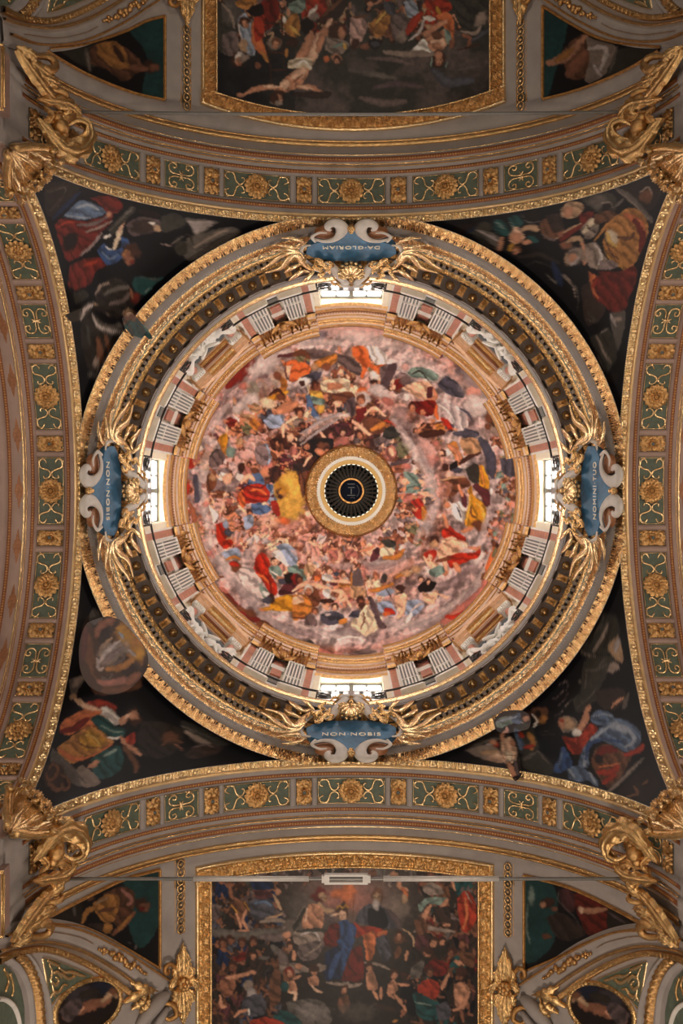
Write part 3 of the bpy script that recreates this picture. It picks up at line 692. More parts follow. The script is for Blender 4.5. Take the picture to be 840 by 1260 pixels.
def make_cartouche():
    r = empty('cartouche', (0, 5.5, 26.2)); O = (0, 5.5, 26.2)
    out = BLUE_OUT + [(-x, y) for x, y in BLUE_OUT[-2:0:-1]]
    m = MB(); m.poly([CC(x, y, .10) for x, y in out], [CC(x, y, -.06) for x, y in out]); m.build('blue_plaque', BLUE, r, smooth=False, origin=O)
    for s in (-1, 1):
        m = MB(); f = lambda L: [(s * x, y) for x, y in L]
        ribbon(m, f([(46, 316), (35, 313.5), (24, 314.5), (16, 319), (11.5, 326), (13, 333), (20, 336), (27, 334), (29, 329), (25, 327)]), [2.2, 3, 4, 5.5, 7.5, 8.5, 8, 6, 3.5, 2], .13)
        ribbon(m, f([(44, 314), (48, 320), (40, 325), (30, 325)]), [2, 2.5, 1.8, 1], .16)
        m.build('upper_volute', WHITE, r, origin=O)
        m = MB(); e = [(s * (33 + 12 * math.cos(a)), 318 + 5.2 * math.sin(a)) for a in np.linspace(0, 2 * PI, 20, endpoint=False)]
        if s < 0: e = e[::-1]
        m.poly([CC(x, y, .06) for x, y in e], [CC(x, y, -.05) for x, y in e]); m.build('volute_hollow_shade', GOLDL, r, smooth=False, origin=O)  # brown disc paints the shade inside the white volute
        m = MB(); ribbon(m, f([(6, 264), (12, 270), (18, 278), (24, 287), (31, 291)]), [5, 6, 6.5, 5, 2], .20); ribbon(m, f([(2, 262), (9, 262), (14, 264)]), [3, 3, 2], .22); m.build('lower_strap', WHITE, r, origin=O)
        m = MB(); ribbon(m, f([(50, 310), (59, 308), (63, 299), (55, 288), (44, 281), (33, 277), (29, 281), (33, 285)]), [1.5, 2.5, 3.5, 4.5, 4.5, 4, 2.5, 1.2], .16); m.build('side_strap', WHITE, r, origin=O)
        m = MB()
        for L, wd in (([(26, 279), (30, 286), (38, 291), (47, 289)], 3.2), ([(28, 284), (24, 290), (31, 294)], 2.6), ([(36, 281), (44, 285), (52, 286), (53, 292)], 3.0), ([(40, 279), (36, 274), (30, 272)], 2.6), ([(33, 287), (41, 296), (46, 293)], 2.4)):
            p = spline(f(L), 14); leaf(m, CC(p[:, 0], p[:, 1], .25), CN, wd * .03, 3, m=5)
        for x, y in ((30, 284), (37, 287), (43, 288), (34, 280), (48, 285)): m.blob(CC(s * x, y, .26), (.05, .05, .05), nu=8, nv=5)
        m.build('leaf_cluster', GOLD, r, origin=O)
        m = MB()
        for L, wd in (([(48, 278), (60, 290), (68, 302), (77, 296), (86, 284), (108, 275)], 3.0), ([(52, 282), (64, 300), (74, 305), (88, 299), (100, 288), (112, 279)], 2.6), ([(55, 290), (68, 306), (84, 308), (99, 303)], 2.4),
                      ([(62, 306), (75, 312), (92, 311)], 2.4), ([(50, 276), (60, 281), (70, 274), (76, 266)], 2.6), ([(46, 278), (54, 272), (60, 264)], 2.2), ([(60, 288), (72, 286), (82, 276)], 2.4), ([(57, 310), (63, 319), (74, 322), (86, 319)], 2.2)):
            p = spline(f(L), 22); rr = np.hypot(p[:, 0], p[:, 1]); m.tube(CC(p[:, 0], p[:, 1], .16 + .08 * np.sin(np.linspace(0, PI, 22))), wd * .026 * (.2 + np.sin(np.linspace(.15, PI * .97, 22)) ** .7), 7, flat=.35, up=CN)
        m.build('gilt_spray', GOLDP, r, origin=O)
    m = MB()
    for i in range(9):
        a = (-80 + 20 * i) * D * 1.15
        p = np.array([(14.5 * k * math.sin(a), 280.5 + 14.0 * k * math.cos(a) * .95) for k in np.linspace(.15, 1, 10)])
        m.tube(CC(p[:, 0], p[:, 1], .33 + .06 * np.sin(np.linspace(0, PI, 10))), np.linspace(.02, .062, 10), 7, up=CN)
        m.blob(CC(p[-1, 0], p[-1, 1], .27), (.05, .05, .04), nu=8, nv=5)
    m.build('shell', GOLDP, r, origin=O)
    m = MB(); m.blob(CC(0, 279, .30), (.09, .07, .06)); m.blob(CC(0, 274, .28), (.06, .09, .10)); m.build('shell_boss', GOLD, r, origin=O)
    m = MB()
    for s in (-1, 1):
        for L in ([(0, 260), (8, 261.5), (16, 264), (23, 270)], [(4, 262), (12, 258), (19, 262)], [(14, 262), (21, 261), (26, 266)]):
            p = spline([(s * x, y) for x, y in L], 14); leaf(m, CC(p[:, 0], p[:, 1], .16), CN, .06, 4, m=5)
    m.box(CC(0, 262, .08), (.5, .12, .1)); m.build('lower_garland', GOLDR, r, origin=O)
    m = MB(); m.blob(CC(0, 330, .14), (.09, .08, .10)); m.blob(CC(0, 326, .14), (.06, .06, .06)); m.build('top_bud', GOLD, r, origin=O)
    return r
CART = make_cartouche(); carts = [CART] + [copy_tree(CART) for _ in range(3)]
wherec = ['at the bottom of the ring below the bottom window', 'on the right of the ring beside the right window', 'at the top of the ring above the top window', 'on the left of the ring beside the left window']
for k, c in enumerate(carts):
    a = k * PI / 2; c.location = (5.5 * math.sin(a), 5.5 * math.cos(a), 26.2); c.rotation_euler.z = -a
    tag(c, 'blue scrollwork cartouche lettered %s, %s' % (TEXTS[k].replace('\u00b7', ' '), wherec[k]), 'cartouche', 'cartouches of the ring cornice')
    cu = bpy.data.curves.new('lettering', 'FONT'); cu.body = TEXTS[k]; cu.align_x = 'CENTER'; cu.size = .19; cu.extrude = .008; cu.space_character = 1.2
    cu.materials.append(LETTER if k else mk('pale_gilt_letter', (.80, .74, .60), .45, .1))
    if k == 0: LETTER = cu.materials[0]
    tf = bpy.data.objects.new('lettering_curve', cu); col.objects.link(tf); bpy.context.view_layer.update()
    tm = bpy.data.meshes.new_from_object(tf.evaluated_get(bpy.context.evaluated_depsgraph_get())); bpy.data.objects.remove(tf)
    if not tm.materials: tm.materials.append(LETTER)
    t = link('lettering', tm, c)
    # letters stand on the plaque, tops towards the dome, read from below
    p0 = CC(0, 307.8, .14) - np.array([0, 5.5, 26.2]); p1 = CC(0, 300, .14) - np.array([0, 5.5, 26.2])
    up = Vector(p1 - p0).normalized(); x = Vector((1, 0, 0)); n = x.cross(up)
    M = Matrix.Identity(4)
    for i in range(3): M[i][0] = x[i] * (1.0 if len(TEXTS[k]) > 9 else 1.12); M[i][1] = up[i]; M[i][2] = n[i]; M[i][3] = p0[i]
    t.matrix_local = M

# ---------------------------------------------------------------- gilded leaf clusters at the feet of the pendentives
def make_corner():
    # local frame: +Y points from the crossing's centre out to the corner, X sideways
    r = empty('corner_leaf', (0, 8.45, 20.4)); O = (0, 8.45, 20.4)
    rr = random.Random(4)
    for i, (sx, L) in enumerate(((0, 1.0), (-.36, .97), (.36, .97), (-.68, .85), (.68, .85), (-.18, .80), (.18, .80))):
        m = MB()
        y0 = 8.42; sx *= .62
        pts = [(sx * .15, y0 + .06, 19.95), (sx * .45, y0 + .0, 20.3), (sx * .85, y0 - .05, 20.7), (sx * 1.1, y0 - .14, 20.98 + .12 * L), (sx * 1.2, y0 - .30, 21.02), (sx * 1.18, y0 - .40, 20.86), (sx * 1.12, y0 - .36, 20.72)]
        if i >= 5: pts = [(a * .8, b - .12, c - .22) for a, b, c in pts]
        p = spline(pts, 34); leaf(m, p, (0, -.8, -.6), .185, 5, curl=.34, m=13)
        m.build('acanthus_leaf', GOLDP, r, origin=O)
    m = MB()
    for s in (-1, 1):
        p = spline([(s * .05, 8.40, 19.9), (s * .34, 8.34, 20.3), (s * .52, 8.26, 20.6), (s * .58, 8.14, 20.56), (s * .50, 8.12, 20.46)], 24); m.tube(p, np.linspace(.09, .05, 24), 8)
    m.build('stem_scrolls', GOLD, r, origin=O)
    return r
CORN = make_corner(); corners = [CORN] + [copy_tree(CORN) for _ in range(3)]
for k, c in enumerate(corners):
    a = PI / 4 + k * PI / 2; c.location = (8.45 * math.sin(a), 8.45 * math.cos(a), 20.4); c.rotation_euler.z = -a
    tag(c, 'large gilded acanthus leaf cluster at the %s pendentive foot' % NW[k], 'ornament', 'corner leaf clusters')

# ---------------------------------------------------------------- gilded scroll brackets and leaf sprays on the arch feet, stucco impost blocks
def on(side, x, y, h=0.0):
    """local point on the arm barrel seen at frame position (x, y) of the reference view"""
    dx, dy = np.asarray(x, float) - CX, np.asarray(y, float) - CY
    if side == 2: dx, dy = -dx, -dy
    th, v = tv(dx, dy); return arch(th, v, h)
def place(root, side):
    root.rotation_euler.z = -side * PI / 2
def gold_group(name, side, parts, label, cat, group=None):
    """parts: list of (part name, material, [(kind, pts, w, lift)...]) in frame positions, laid on the barrel and lifted from it"""
    allp = np.concatenate([on(side, [p[0] for p in it[1]], [p[1] for p in it[1]]) for pt in parts for it in pt[2]])
    O = allp.mean(0); r = empty(name, tuple(O)); todo = []
    for nm, mat, items in parts:
        if len(items) > 1 and all(i[0] != 'blob' for i in items): todo.extend((nm, mat, [i]) for i in items)
        else: todo.append((nm, mat, items))
    for nm, mat, items in todo:
        m = MB()
        for kind, pts, wd, lift in items:
            if kind == 'blob':
                P = on(side, pts[0][0], pts[0][1], lift); m.blob(P, wd); continue
            p = spline(pts, 26); th, v = tv(*( (p[:, 0] - CX, p[:, 1] - CY) if side == 0 else (CX - p[:, 0], CY - p[:, 1])))
            lf = lift * (.45 + .75 * np.sin(np.linspace(.1, PI * .95, 26)))
            P = arch(th, v, lf); N = arch_n(th)
            if kind == 'leaf': leaf(m, P, N, wd * 1.12, 6, curl=.38, m=13)
            else: m.tube(P, wd * (.35 + .65 * np.sin(np.linspace(.3, PI * .9, 26))), 8, flat=.8, up=N)
        m.build(nm, mat, r, origin=O)
    a = -side * PI / 2; r.rotation_euler.z = a
    r.location = Matrix.Rotation(a, 3, 'Z') @ Vector(O)
    return tag(r, label, cat, group)
# bottom left corner is drawn; the right one is its mirror, the top pair mirrored again
def bracket_parts(f):
    g = lambda L: [f(x, y) for x, y in L]
    return [('acanthus_scroll', GOLD, [('leaf', g([(36, 1042), (48, 1022), (64, 1018), (78, 1032), (79, 1050), (66, 1062)]), .22, .42), ('leaf', g([(30, 1058), (44, 1034), (58, 1026), (68, 1034)]), .16, .30),
             ('leaf', g([(28, 1084), (44, 1080), (60, 1074), (74, 1060), (82, 1048)]), .14, .32), ('leaf', g([(56, 1014), (66, 1010), (72, 1016)]), .12, .3), ('tube', g([(62, 1030), (72, 1036), (73, 1048), (64, 1054), (58, 1046)]), .045, .45)]),
            ('cherub_head', GOLDR, [('blob', g([(51, 1048)]), (.17, .17, .20), .30), ('blob', g([(49, 1058)]), (.11, .11, .13), .28), ('blob', g([(54, 1039)]), (.12, .12, .12), .3)]),
            ('wing_leaves', GOLDR, [('leaf', g([(46, 1068), (58, 1060), (66, 1066), (60, 1076)]), .12, .3), ('leaf', g([(40, 1050), (44, 1062), (40, 1074)]), .10, .2)])]
def spray_parts(f):
    g = lambda L: [f(x, y) for x, y in L]
    return [('acanthus_leaf', GOLD, [('leaf', g([(6, 1158), (16, 1134), (30, 1112), (44, 1098), (54, 1090)]), .16, .25), ('leaf', g([(14, 1150), (28, 1132), (44, 1118), (58, 1116)]), .15, .28), ('leaf', g([(40, 1104), (50, 1094), (56, 1082), (52, 1074)]), .13, .3),
             ('leaf', g([(26, 1128), (36, 1120), (50, 1112)]), .11, .32), ('leaf', g([(4, 1164), (12, 1152), (20, 1146)]), .10, .3)]),
            ('volute', GOLDR, [('tube', g([(24, 1152), (36, 1150), (40, 1140), (34, 1134), (28, 1138), (30, 1144)]), .09, .32), ('tube', g([(40, 1112), (52, 1104), (57, 1096)]), .06, .34)])]
mirror = lambda x, y: (2 * 424 - x, y + 4)
for nm, fn, lab in (('scroll_bracket', bracket_parts, 'gilded scroll bracket with a cherub head at the %s end of the %s tie rod'), ('leaf_spray', spray_parts, 'gilded leaf spray with a volute on the arch foot, %s side of the %s arm')):
    for sd, sn in ((0, 'bottom'), (2, 'top')):
        for mir, mn in ((0, 'left'), (1, 'right')):
            def f(x, y, mir=mir, sd=sd):
                if mir: x = 2 * 424 - x
                if sd == 2: y = 2 * CY - y + (-2 if nm == 'scroll_bracket' else 14)
                return (x + (6 if sd == 2 else 0), y)
            gold_group(nm, sd, fn(f), lab % (mn, sn), 'ornament', nm.replace('_', ' ') + 's')
for sd, sn in ((0, 'bottom'), (2, 'top')):
    for s, mn in ((-1, 'left'), (1, 'right')):
        sx = s if sd == 0 else -s
        r = empty('impost_block', (sx * 6.1, 6.95, 19.3)); O = (sx * 6.1, 6.95, 19.3)
        m = MB(); m.box((sx * 6.02, 6.95, 19.35), (.28, 1.06, .5)); m.build('block', mk('rosy_brown_stucco', (.26, .16, .13), .6), r, smooth=False, origin=O)
        m = MB()
        for x, hw in ((5.875, .54), (5.835, .50)):
            m.tube([(sx * x, 6.95 - hw, 19.12), (sx * x, 6.95 + hw, 19.12)], .022, 6)
        for y in (-.54, .54): m.tube([(sx * 6.15, 6.95 + y, 19.12), (sx * 5.84, 6.95 + y, 19.12)], .03, 6)
        m.build('gilt_edges', GOLD, r, origin=O)
        r.rotation_euler.z = -sd * PI / 2; r.location = Matrix.Rotation(-sd * PI / 2, 3, 'Z') @ Vector(O)
        tag(r, 'brown impost block with gilt edges at the %s frame edge, %s arm' % (mn, sn), 'block', 'impost blocks')
# tie rods across the arches
for sd, v, dz, lab in ((0, 7.50, .0, 'white steel tie rod with a turnbuckle across the bottom arch'), (2, 7.28, .0, 'dark thin tie rod across the top arch, in front of the Crucifixion')):
    z = 22.0; r = empty('tie_rod', (0, v, z)); m = MB()
    x = np.linspace(-5.45, 5.45, 30)
    m.tube(np.stack([x, v + .05 * (x / 5.4) ** 2 * (0 if sd == 0 else 1), z - .0 + 0 * x], -1), .036, 8, up=(0, 1, 0)); m.build('rod', RODM, r, origin=(0, v, z))
    if sd == 0:
        m = MB()
        for s in (-1, 1): m.tube([(-.1 + s * .72, v, z), (-.1 + s * 2.95, v, z)], .055, 8, up=(0, 1, 0))
        m.build('rod_sleeve', STEEL, r, origin=(0, v, z))
        m = MB()
        for s in (-1, 1): m.box((-.1, v + s * .075, z), (.78, .045, .10)); m.box((-.1 + s * .37, v, z), (.10, .19, .12)); m.box((-.1 + s * .44, v, z), (.06, .13, .10))
        m.build('turnbuckle', STEEL, r, smooth=False, origin=(0, v, z))
        m = MB()
        for s in (-1, 1): m.tube([(-.1 + s * .33, v, z), (-.1 + s * .22, v, z)], .035, 8, up=(0, 1, 0))
        m.build('screw_end', IRON, r, origin=(0, v, z))
    r.rotation_euler.z = -sd * PI / 2; r.location = Matrix.Rotation(-sd * PI / 2, 3, 'Z') @ Vector((0, v, z)); tag(r, lab, 'tie rod')
# ---------------------------------------------------------------- painter: fresco sheets brushed stroke by stroke, later laid on the plaster as vertex paint
PAL = dict(K='c08263', k='dfae90', j='8a553f', h='45291f', D='1f1414', R='a8321f', r='70201a', O='b3753a', o='cc6a3c', G='c48a2e', y='d9a850', C='9f918f', c='c4b4ae', p='c49a90', P='ab6c60',
           M='84706f', m='574648', B='586c8c', b='939db0', T='76897f', t='6f6a50', W='ded3ca', w='d6bfa2', S='4b4a55', N='6c432f', n='46281e', V='5a2f33', z='0d0d16', g='3b3833', s='5f5752', A='2f4a7d', e='1d4a4c', u='2b2320',
           q='8f7b70', v='3a2a26', i='16264a', f='e6d8c8', x='b08a6a', l='b9a9a6', d='6b5a58', a='c98f80')
def lin(hx):
    c = np.array([int(hx[i:i + 2], 16) / 255 for i in (0, 2, 4)]); return np.where(c <= .04045, c / 12.92, ((c + .055) / 1.055) ** 2.4)
PALL = {k: np.array([int(v[i:i + 2], 16) / 255 for i in (0, 2, 4)]) for k, v in PAL.items()}
def fbm(h, w, cell, seed, octv=4):
    r = np.random.RandomState(seed); out = np.zeros((h, w)); amp = 1; tot = 0
    for o in range(octv):
        c = max(2, cell / 2 ** o); gh, gw = int(h / c) + 3, int(w / c) + 3; g = r.rand(gh, gw)
        y = np.arange(h) / c; x = np.arange(w) / c; iy = y.astype(int); ix = x.astype(int); fy = (y - iy)[:, None]; fx = (x - ix)[None]
        fy = fy * fy * (3 - 2 * fy); fx = fx * fx * (3 - 2 * fx)
        a = g[iy][:, ix]; b = g[iy][:, ix + 1]; c_ = g[iy + 1][:, ix]; d = g[iy + 1][:, ix + 1]
        out += amp * ((a * (1 - fx) + b * fx) * (1 - fy) + (c_ * (1 - fx) + d * fx) * fy); tot += amp; amp *= .55
    return out / tot
class Sheet:
    def __init__(s, x0, y0, x1, y1, base, seed=1, S=2):
        s.x0, s.y0, s.S = x0, y0, S; s.h, s.w = int((y1 - y0) * S), int((x1 - x0) * S)
        s.im = np.broadcast_to(PALL[base] if isinstance(base, str) else np.asarray(base), (s.h, s.w, 3)).copy(); s.seed = seed; s.rs = random.Random(seed)
        s.wx = fbm(s.h, s.w, 12, seed + 1) - .5; s.wy = fbm(s.h, s.w, 12, seed + 2) - .5; s.fold = fbm(s.h, s.w, 40, seed + 3)
        s.t = (0, 0, 1)
    def xy(s, n):
        n = np.asarray(n, float).reshape(-1, 2); ox, oy, k = s.t; return np.stack([(ox + n[:, 0] / k - s.x0) * s.S, (oy + n[:, 1] / k - s.y0) * s.S], -1)
    def win(s, P, m):
        x0, y0 = np.floor(P.min(0) - m).astype(int); x1, y1 = np.ceil(P.max(0) + m).astype(int) + 1
        x0, y0, x1, y1 = max(x0, 0), max(y0, 0), min(x1, s.w), min(y1, s.h)
        if x1 <= x0 or y1 <= y0: return None
        return slice(y0, y1), slice(x0, x1), np.arange(x0, x1)[None] + .5, np.arange(y0, y1)[:, None] + .5
    def put(s, sl, a, c):
        a = np.clip(a, 0, 1)[..., None]; s.im[sl] = s.im[sl] * (1 - a) + a * np.clip(c, 0, 1)
    def stroke(s, c, w, pts, al=1.0, taper=1, rnd=.35):
        P = s.xy(pts); k = s.S / s.t[2]; w = w * k / 2
        Q = spline(P, 6 * len(P) + 4) if len(P) > 1 else P; n = len(Q); q = s.win(Q, w + 2)
        if q is None: return
        sy, sx, X, Y = q; c = PALL[c] if isinstance(c, str) else c
        best = np.full((Y.shape[0], X.shape[1]), 9.0); wx, wy = s.wx[sy, sx] * w * .7, s.wy[sy, sx] * w * .7
        for i in range(n):
            u = i / max(n - 1, 1); ww = w * (1 - taper * .45 * abs(2 * u - 1) ** 2) + .3
            np.minimum(best, ((X + wx - Q[i, 0]) ** 2 + (Y + wy - Q[i, 1]) ** 2) / ww ** 2, out=best)
        d = np.sqrt(best); soft = max(.25, .9 / (w + .5)); sh = 1 + rnd * (.35 - d ** 2 * .8) + .25 * (s.fold[sy, sx] - .5)
        s.put((sy, sx), al * np.clip((1.05 - d) / soft, 0, 1), c[None, None] * sh[..., None])
    def ell(s, c, x, y, rx, ry, ang=0, al=1.0, soft=.35, rnd=.3):
        p = s.xy([x, y])[0]; k = s.S / s.t[2]; rx *= k; ry *= k; q = s.win(np.array([p]), max(rx, ry) * 1.3 + 2)
        if q is None: return
        sy, sx, X, Y = q; c = PALL[c] if isinstance(c, str) else c; a = ang * PI / 180
        dx, dy = X - p[0] + s.wx[sy, sx] * rx * .8, Y - p[1] + s.wy[sy, sx] * ry * .8
        d = np.hypot((dx * math.cos(a) + dy * math.sin(a)) / rx, (-dx * math.sin(a) + dy * math.cos(a)) / ry)
        lit = 1 + rnd * (.3 - .6 * d * d) - rnd * .25 * (dy / (ry + rx)) + .3 * (s.fold[sy, sx] - .5)
        s.put((sy, sx), al * np.clip((1.1 - d) / soft, 0, 1), c[None, None] * lit[..., None])
    def poly(s, c, pts, ang=None, al=1.0, amp=.26, per=5.0):
        P = s.xy(pts); P = spline(np.vstack([P, P[:1]]), 8 * len(P))[:-1]; q = s.win(P, 2)
        if q is None: return
        sy, sx, X, Y = q; c = PALL[c] if isinstance(c, str) else c
        acc = np.zeros((Y.shape[0], X.shape[1]))
        for ox, oy in ((-.3, -.3), (.3, -.3), (-.3, .3), (.3, .3)):
            xx = X + ox + s.wx[sy, sx] * 2.4; yy = Y + oy + s.wy[sy, sx] * 2.4; ins = np.zeros(acc.shape, bool)
            for (x0, y0), (x1, y1) in zip(P, np.roll(P, -1, 0)):
                if y0 != y1: ins ^= ((yy > y0) != (yy > y1)) & (xx < (x1 - x0) * (yy - y0) / (y1 - y0) + x0)
            acc += ins
        if ang is not None:     # drapery: long folds along ang
            a = ang * PI / 180; u = -(X - P[0, 0]) * math.sin(a) + (Y - P[0, 1]) * math.cos(a)
            ph = u / (per * s.S / 2) * 1.25 + (s.fold[sy, sx] - .5) * 9 + s.wx[sy, sx] * 3
            sh = 1 + amp * (np.sin(ph) * .7 + .3 * np.sin(ph * 2.1 + 1))
        else: sh = 1 + .3 * (s.fold[sy, sx] - .5)
        s.put((sy, sx), al * acc / 4, c[None, None] * sh[..., None])
    def head(s, sk, hr, x, y, r, ang=0):
        """head: hair, face, shadow side, eyes and mouth when large enough; ang is the direction of the chin in degrees (90 = down the sheet)"""
        a = ang * PI / 180; cx, cy = math.cos(a), math.sin(a)
        s.ell(hr, x - cx * r * .25, y - cy * r * .25, r * 1.12, r * 1.0, ang); s.ell(sk, x + cx * r * .22, y + cy * r * .22, r * .82, r * .66, ang)
        k = r * s.S / s.t[2]
        if k > 3.4:
            px, py = -cy, cx; dk = PALL[sk] * .55
            for e in (-1, 1): s.ell(dk, x + cx * r * .12 + px * e * r * .30, y + cy * r * .12 + py * e * r * .30, r * .15, r * .10, ang + 90, .8)
            s.stroke(dk, r * .18, [x + cx * r * .2, y + cy * r * .2, x + cx * r * .45 + px * r * .06, y + cy * r * .45 + py * r * .06], .5); s.stroke(PALL['R'] * .7, r * .16, [x + cx * r * .66 - px * r * .2, y + cy * r * .66 - py * r * .2, x + cx * r * .66 + px * r * .2, y + cy * r * .66 + py * r * .2], .6)
    def fig(s, rb, sk, hr, x, y, ln, ang):
        """small seated or floating figure, ang = direction from feet to head"""
        a = ang * PI / 180; ux, uy = math.cos(a), math.sin(a); px, py = -uy, ux; R = s.rs.uniform; f = R(-1, 1)
        q = lambda u, v: (x + (ux * u + px * v) * ln, y + (uy * u + py * v) * ln)
        s.poly(rb, [*q(-.05, -.26), *q(.22, -.22), *q(.30, .18), *q(-.05, .30), *q(-.42, .22 + .1 * f), *q(-.50, -.05), *q(-.36, -.26)], ang + R(-40, 40), per=3.2)
        s.stroke(sk, .17 * ln, [*q(-.34, .10 * f), *q(-.52, .2 * f), *q(-.66, .05)], .9); s.stroke(sk, .24 * ln, [*q(.26, -.1), *q(.22, .1)])
        s.stroke(sk, .12 * ln, [*q(.22, .18 * (1 if f > 0 else -1)), *q(.05, .38 * (1 if f > 0 else -1)), *q(R(-.1, .4), R(.3, .55) * (1 if f > 0 else -1))]); s.head(sk, hr, *q(.45, R(-.1, .1)), .15 * ln, ang + 180 + R(-40, 40))
    def crowd(s, n, xs, ys, ok, sizes, robes, skins='Kkjx', hairs='hnN', up=None):
        for i in range(n):
            x, y = s.rs.uniform(*xs), s.rs.uniform(*ys)
            if not ok(x, y): continue
            s.fig(s.rs.choice(robes), s.rs.choice(skins), s.rs.choice(hairs), x, y, s.rs.uniform(*sizes), (up(x, y) if up else -90) + s.rs.uniform(-35, 35))
    def run(s, text):
        for ln in text.strip().splitlines():
            t = ln.replace(',', ' ').split()
            if not t or t[0] == '#': continue
            k = t[0]
            if k == 'T': s.t = tuple(float(v) for v in t[1:4]); continue
            al = 1.0
            if k.endswith('~'): al = .55; k = k[0]
            if k == 'S': s.stroke(t[1], float(t[2]), [float(v) for v in t[3:]], al)
            elif k == 'E': v = [float(q) for q in t[2:]]; s.ell(t[1], *v[:4], v[4] if len(v) > 4 else 0, al)
            elif k == 'P': s.poly(t[1], [float(v) for v in t[2:]], None, al)
            elif k == 'D': s.poly(t[1], [float(v) for v in t[3:]], float(t[2]), al, per=5.0 if len(t) < 40 else 7.0)
            elif k == 'H': s.head(t[1], t[2], *[float(v) for v in t[3:]])
            elif k == 'F': s.fig(t[1], t[2], t[3], *[float(v) for v in t[4:]])
    def done(s, warp=2.2, grain=.16, sat=1.0, con=1.0):
        yy, xx = np.mgrid[0:s.h, 0:s.w]; n1 = fbm(s.h, s.w, 5, s.seed + 7, 2) - .5; n2 = fbm(s.h, s.w, 5, s.seed + 8, 2) - .5
        yi = np.clip(yy + n1 * warp * 2, 0, s.h - 1).astype(int); xi = np.clip(xx + n2 * warp * 2, 0, s.w - 1).astype(int); im = s.im[yi, xi]
        im = im * (1 + grain * (fbm(s.h, s.w, 9, s.seed + 9, 3) - .5) * 2)[..., None]; g = im.mean(-1, keepdims=True); im = np.clip(g + (im - g) * sat, 0, 1); im = np.clip(.46 + (im - .46) * con, .01, 1)
        for _ in range(2):
            im = np.pad(im, ((1, 1), (1, 1), (0, 0)), 'edge'); im = (im[:-2, 1:-1] + im[2:, 1:-1] + im[1:-1, :-2] + im[1:-1, 2:] + 2 * im[1:-1, 1:-1]) / 6
        s.im = np.where(im <= .04045, im / 12.92, ((im + .055) / 1.055) ** 2.4)
SHEETS = {}
def paint_at(name, x, y):
    s, gain = SHEETS[name]; fx = np.clip((x - s.x0) * s.S - .5, 0, s.w - 1.01); fy = np.clip((y - s.y0) * s.S - .5, 0, s.h - 1.01)
    ix, iy = fx.astype(int), fy.astype(int); a, b = (fx - ix)[..., None], (fy - iy)[..., None]
    return np.clip(gain * ((s.im[iy, ix] * (1 - a) + s.im[iy, ix + 1] * a) * (1 - b) + (s.im[iy + 1, ix] * (1 - a) + s.im[iy + 1, ix + 1] * a) * b), 0, .9)

# ---- dome sheet
s = Sheet(218, 390, 650, 822, 'p', 11)
yy, xx = np.mgrid[0:s.h, 0:s.w]; X = xx / s.S + s.x0 - CX; Y = yy / s.S + s.y0 - 606; rr_ = np.hypot(X, Y); th_ = np.arctan2(Y, X)
cl = fbm(s.h, s.w, 90, 5, 5); c2 = fbm(s.h, s.w, 60, 6, 5); wv = np.sin(rr_ / 13 + 3 * (cl - .5) * 4 + th_ * 2)
def mixto(c, a): s.im[:] = s.im * (1 - np.clip(a, 0, 1)[..., None]) + np.clip(a, 0, 1)[..., None] * PALL[c]
c3 = fbm(s.h, s.w, 26, 9, 4); c4 = fbm(s.h, s.w, 14, 10, 3)
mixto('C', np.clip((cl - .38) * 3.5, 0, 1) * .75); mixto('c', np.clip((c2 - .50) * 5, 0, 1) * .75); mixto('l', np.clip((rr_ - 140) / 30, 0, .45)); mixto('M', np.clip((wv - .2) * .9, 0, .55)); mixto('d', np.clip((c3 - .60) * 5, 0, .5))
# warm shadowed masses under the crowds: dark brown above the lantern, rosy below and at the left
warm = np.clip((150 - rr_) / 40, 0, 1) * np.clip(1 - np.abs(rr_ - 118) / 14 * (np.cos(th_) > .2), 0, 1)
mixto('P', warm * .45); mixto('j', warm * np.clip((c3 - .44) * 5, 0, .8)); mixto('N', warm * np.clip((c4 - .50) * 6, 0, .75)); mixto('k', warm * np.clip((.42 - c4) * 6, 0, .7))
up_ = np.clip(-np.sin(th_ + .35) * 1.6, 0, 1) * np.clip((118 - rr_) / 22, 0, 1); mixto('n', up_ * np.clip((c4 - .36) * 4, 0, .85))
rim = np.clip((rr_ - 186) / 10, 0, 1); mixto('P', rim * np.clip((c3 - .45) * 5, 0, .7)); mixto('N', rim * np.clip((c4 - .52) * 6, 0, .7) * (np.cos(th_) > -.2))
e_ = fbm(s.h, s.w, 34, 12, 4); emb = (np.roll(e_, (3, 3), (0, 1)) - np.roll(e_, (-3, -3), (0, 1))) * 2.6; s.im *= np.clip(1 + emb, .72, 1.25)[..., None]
tocen = lambda x, y: math.degrees(math.atan2(606 - y, CX - x))
rad = lambda x, y: math.hypot(x - CX, y - 606)
inang = lambda x, y, a, b: a <= math.degrees(math.atan2(y - 606, x - CX)) % 360 <= b
s.crowd(150, (320, 460), (480, 610), lambda x, y: 56 < rad(x, y) < 118 and inang(x, y, 175, 290), (11, 20), 'NnvVPrdjN', 'KjxaK', 'nDhn', tocen)
s.crowd(170, (235, 380), (450, 780), lambda x, y: 85 < rad(x, y) < 180 and inang(x, y, 150, 235), (12, 22), 'pPMaxNVbKpj', 'KkjaK', 'hnN', tocen)
s.crowd(190, (240, 470), (620, 780), lambda x, y: 62 < rad(x, y) < 140 and inang(x, y, 60, 185), (11, 20), 'paPMclwKp', 'Kkaka', 'hNj', tocen)
s.crowd(150, (290, 520), (420, 560), lambda x, y: 95 < rad(x, y) < 175 and inang(x, y, 215, 285), (14, 26), 'xKNMpjtSw', 'KkjxK', 'hnN', tocen)
s.crowd(110, (470, 560), (500, 690), lambda x, y: 56 < rad(x, y) < 100, (12, 20), 'NTMPdtj', 'Kkjx', 'hnN', tocen)
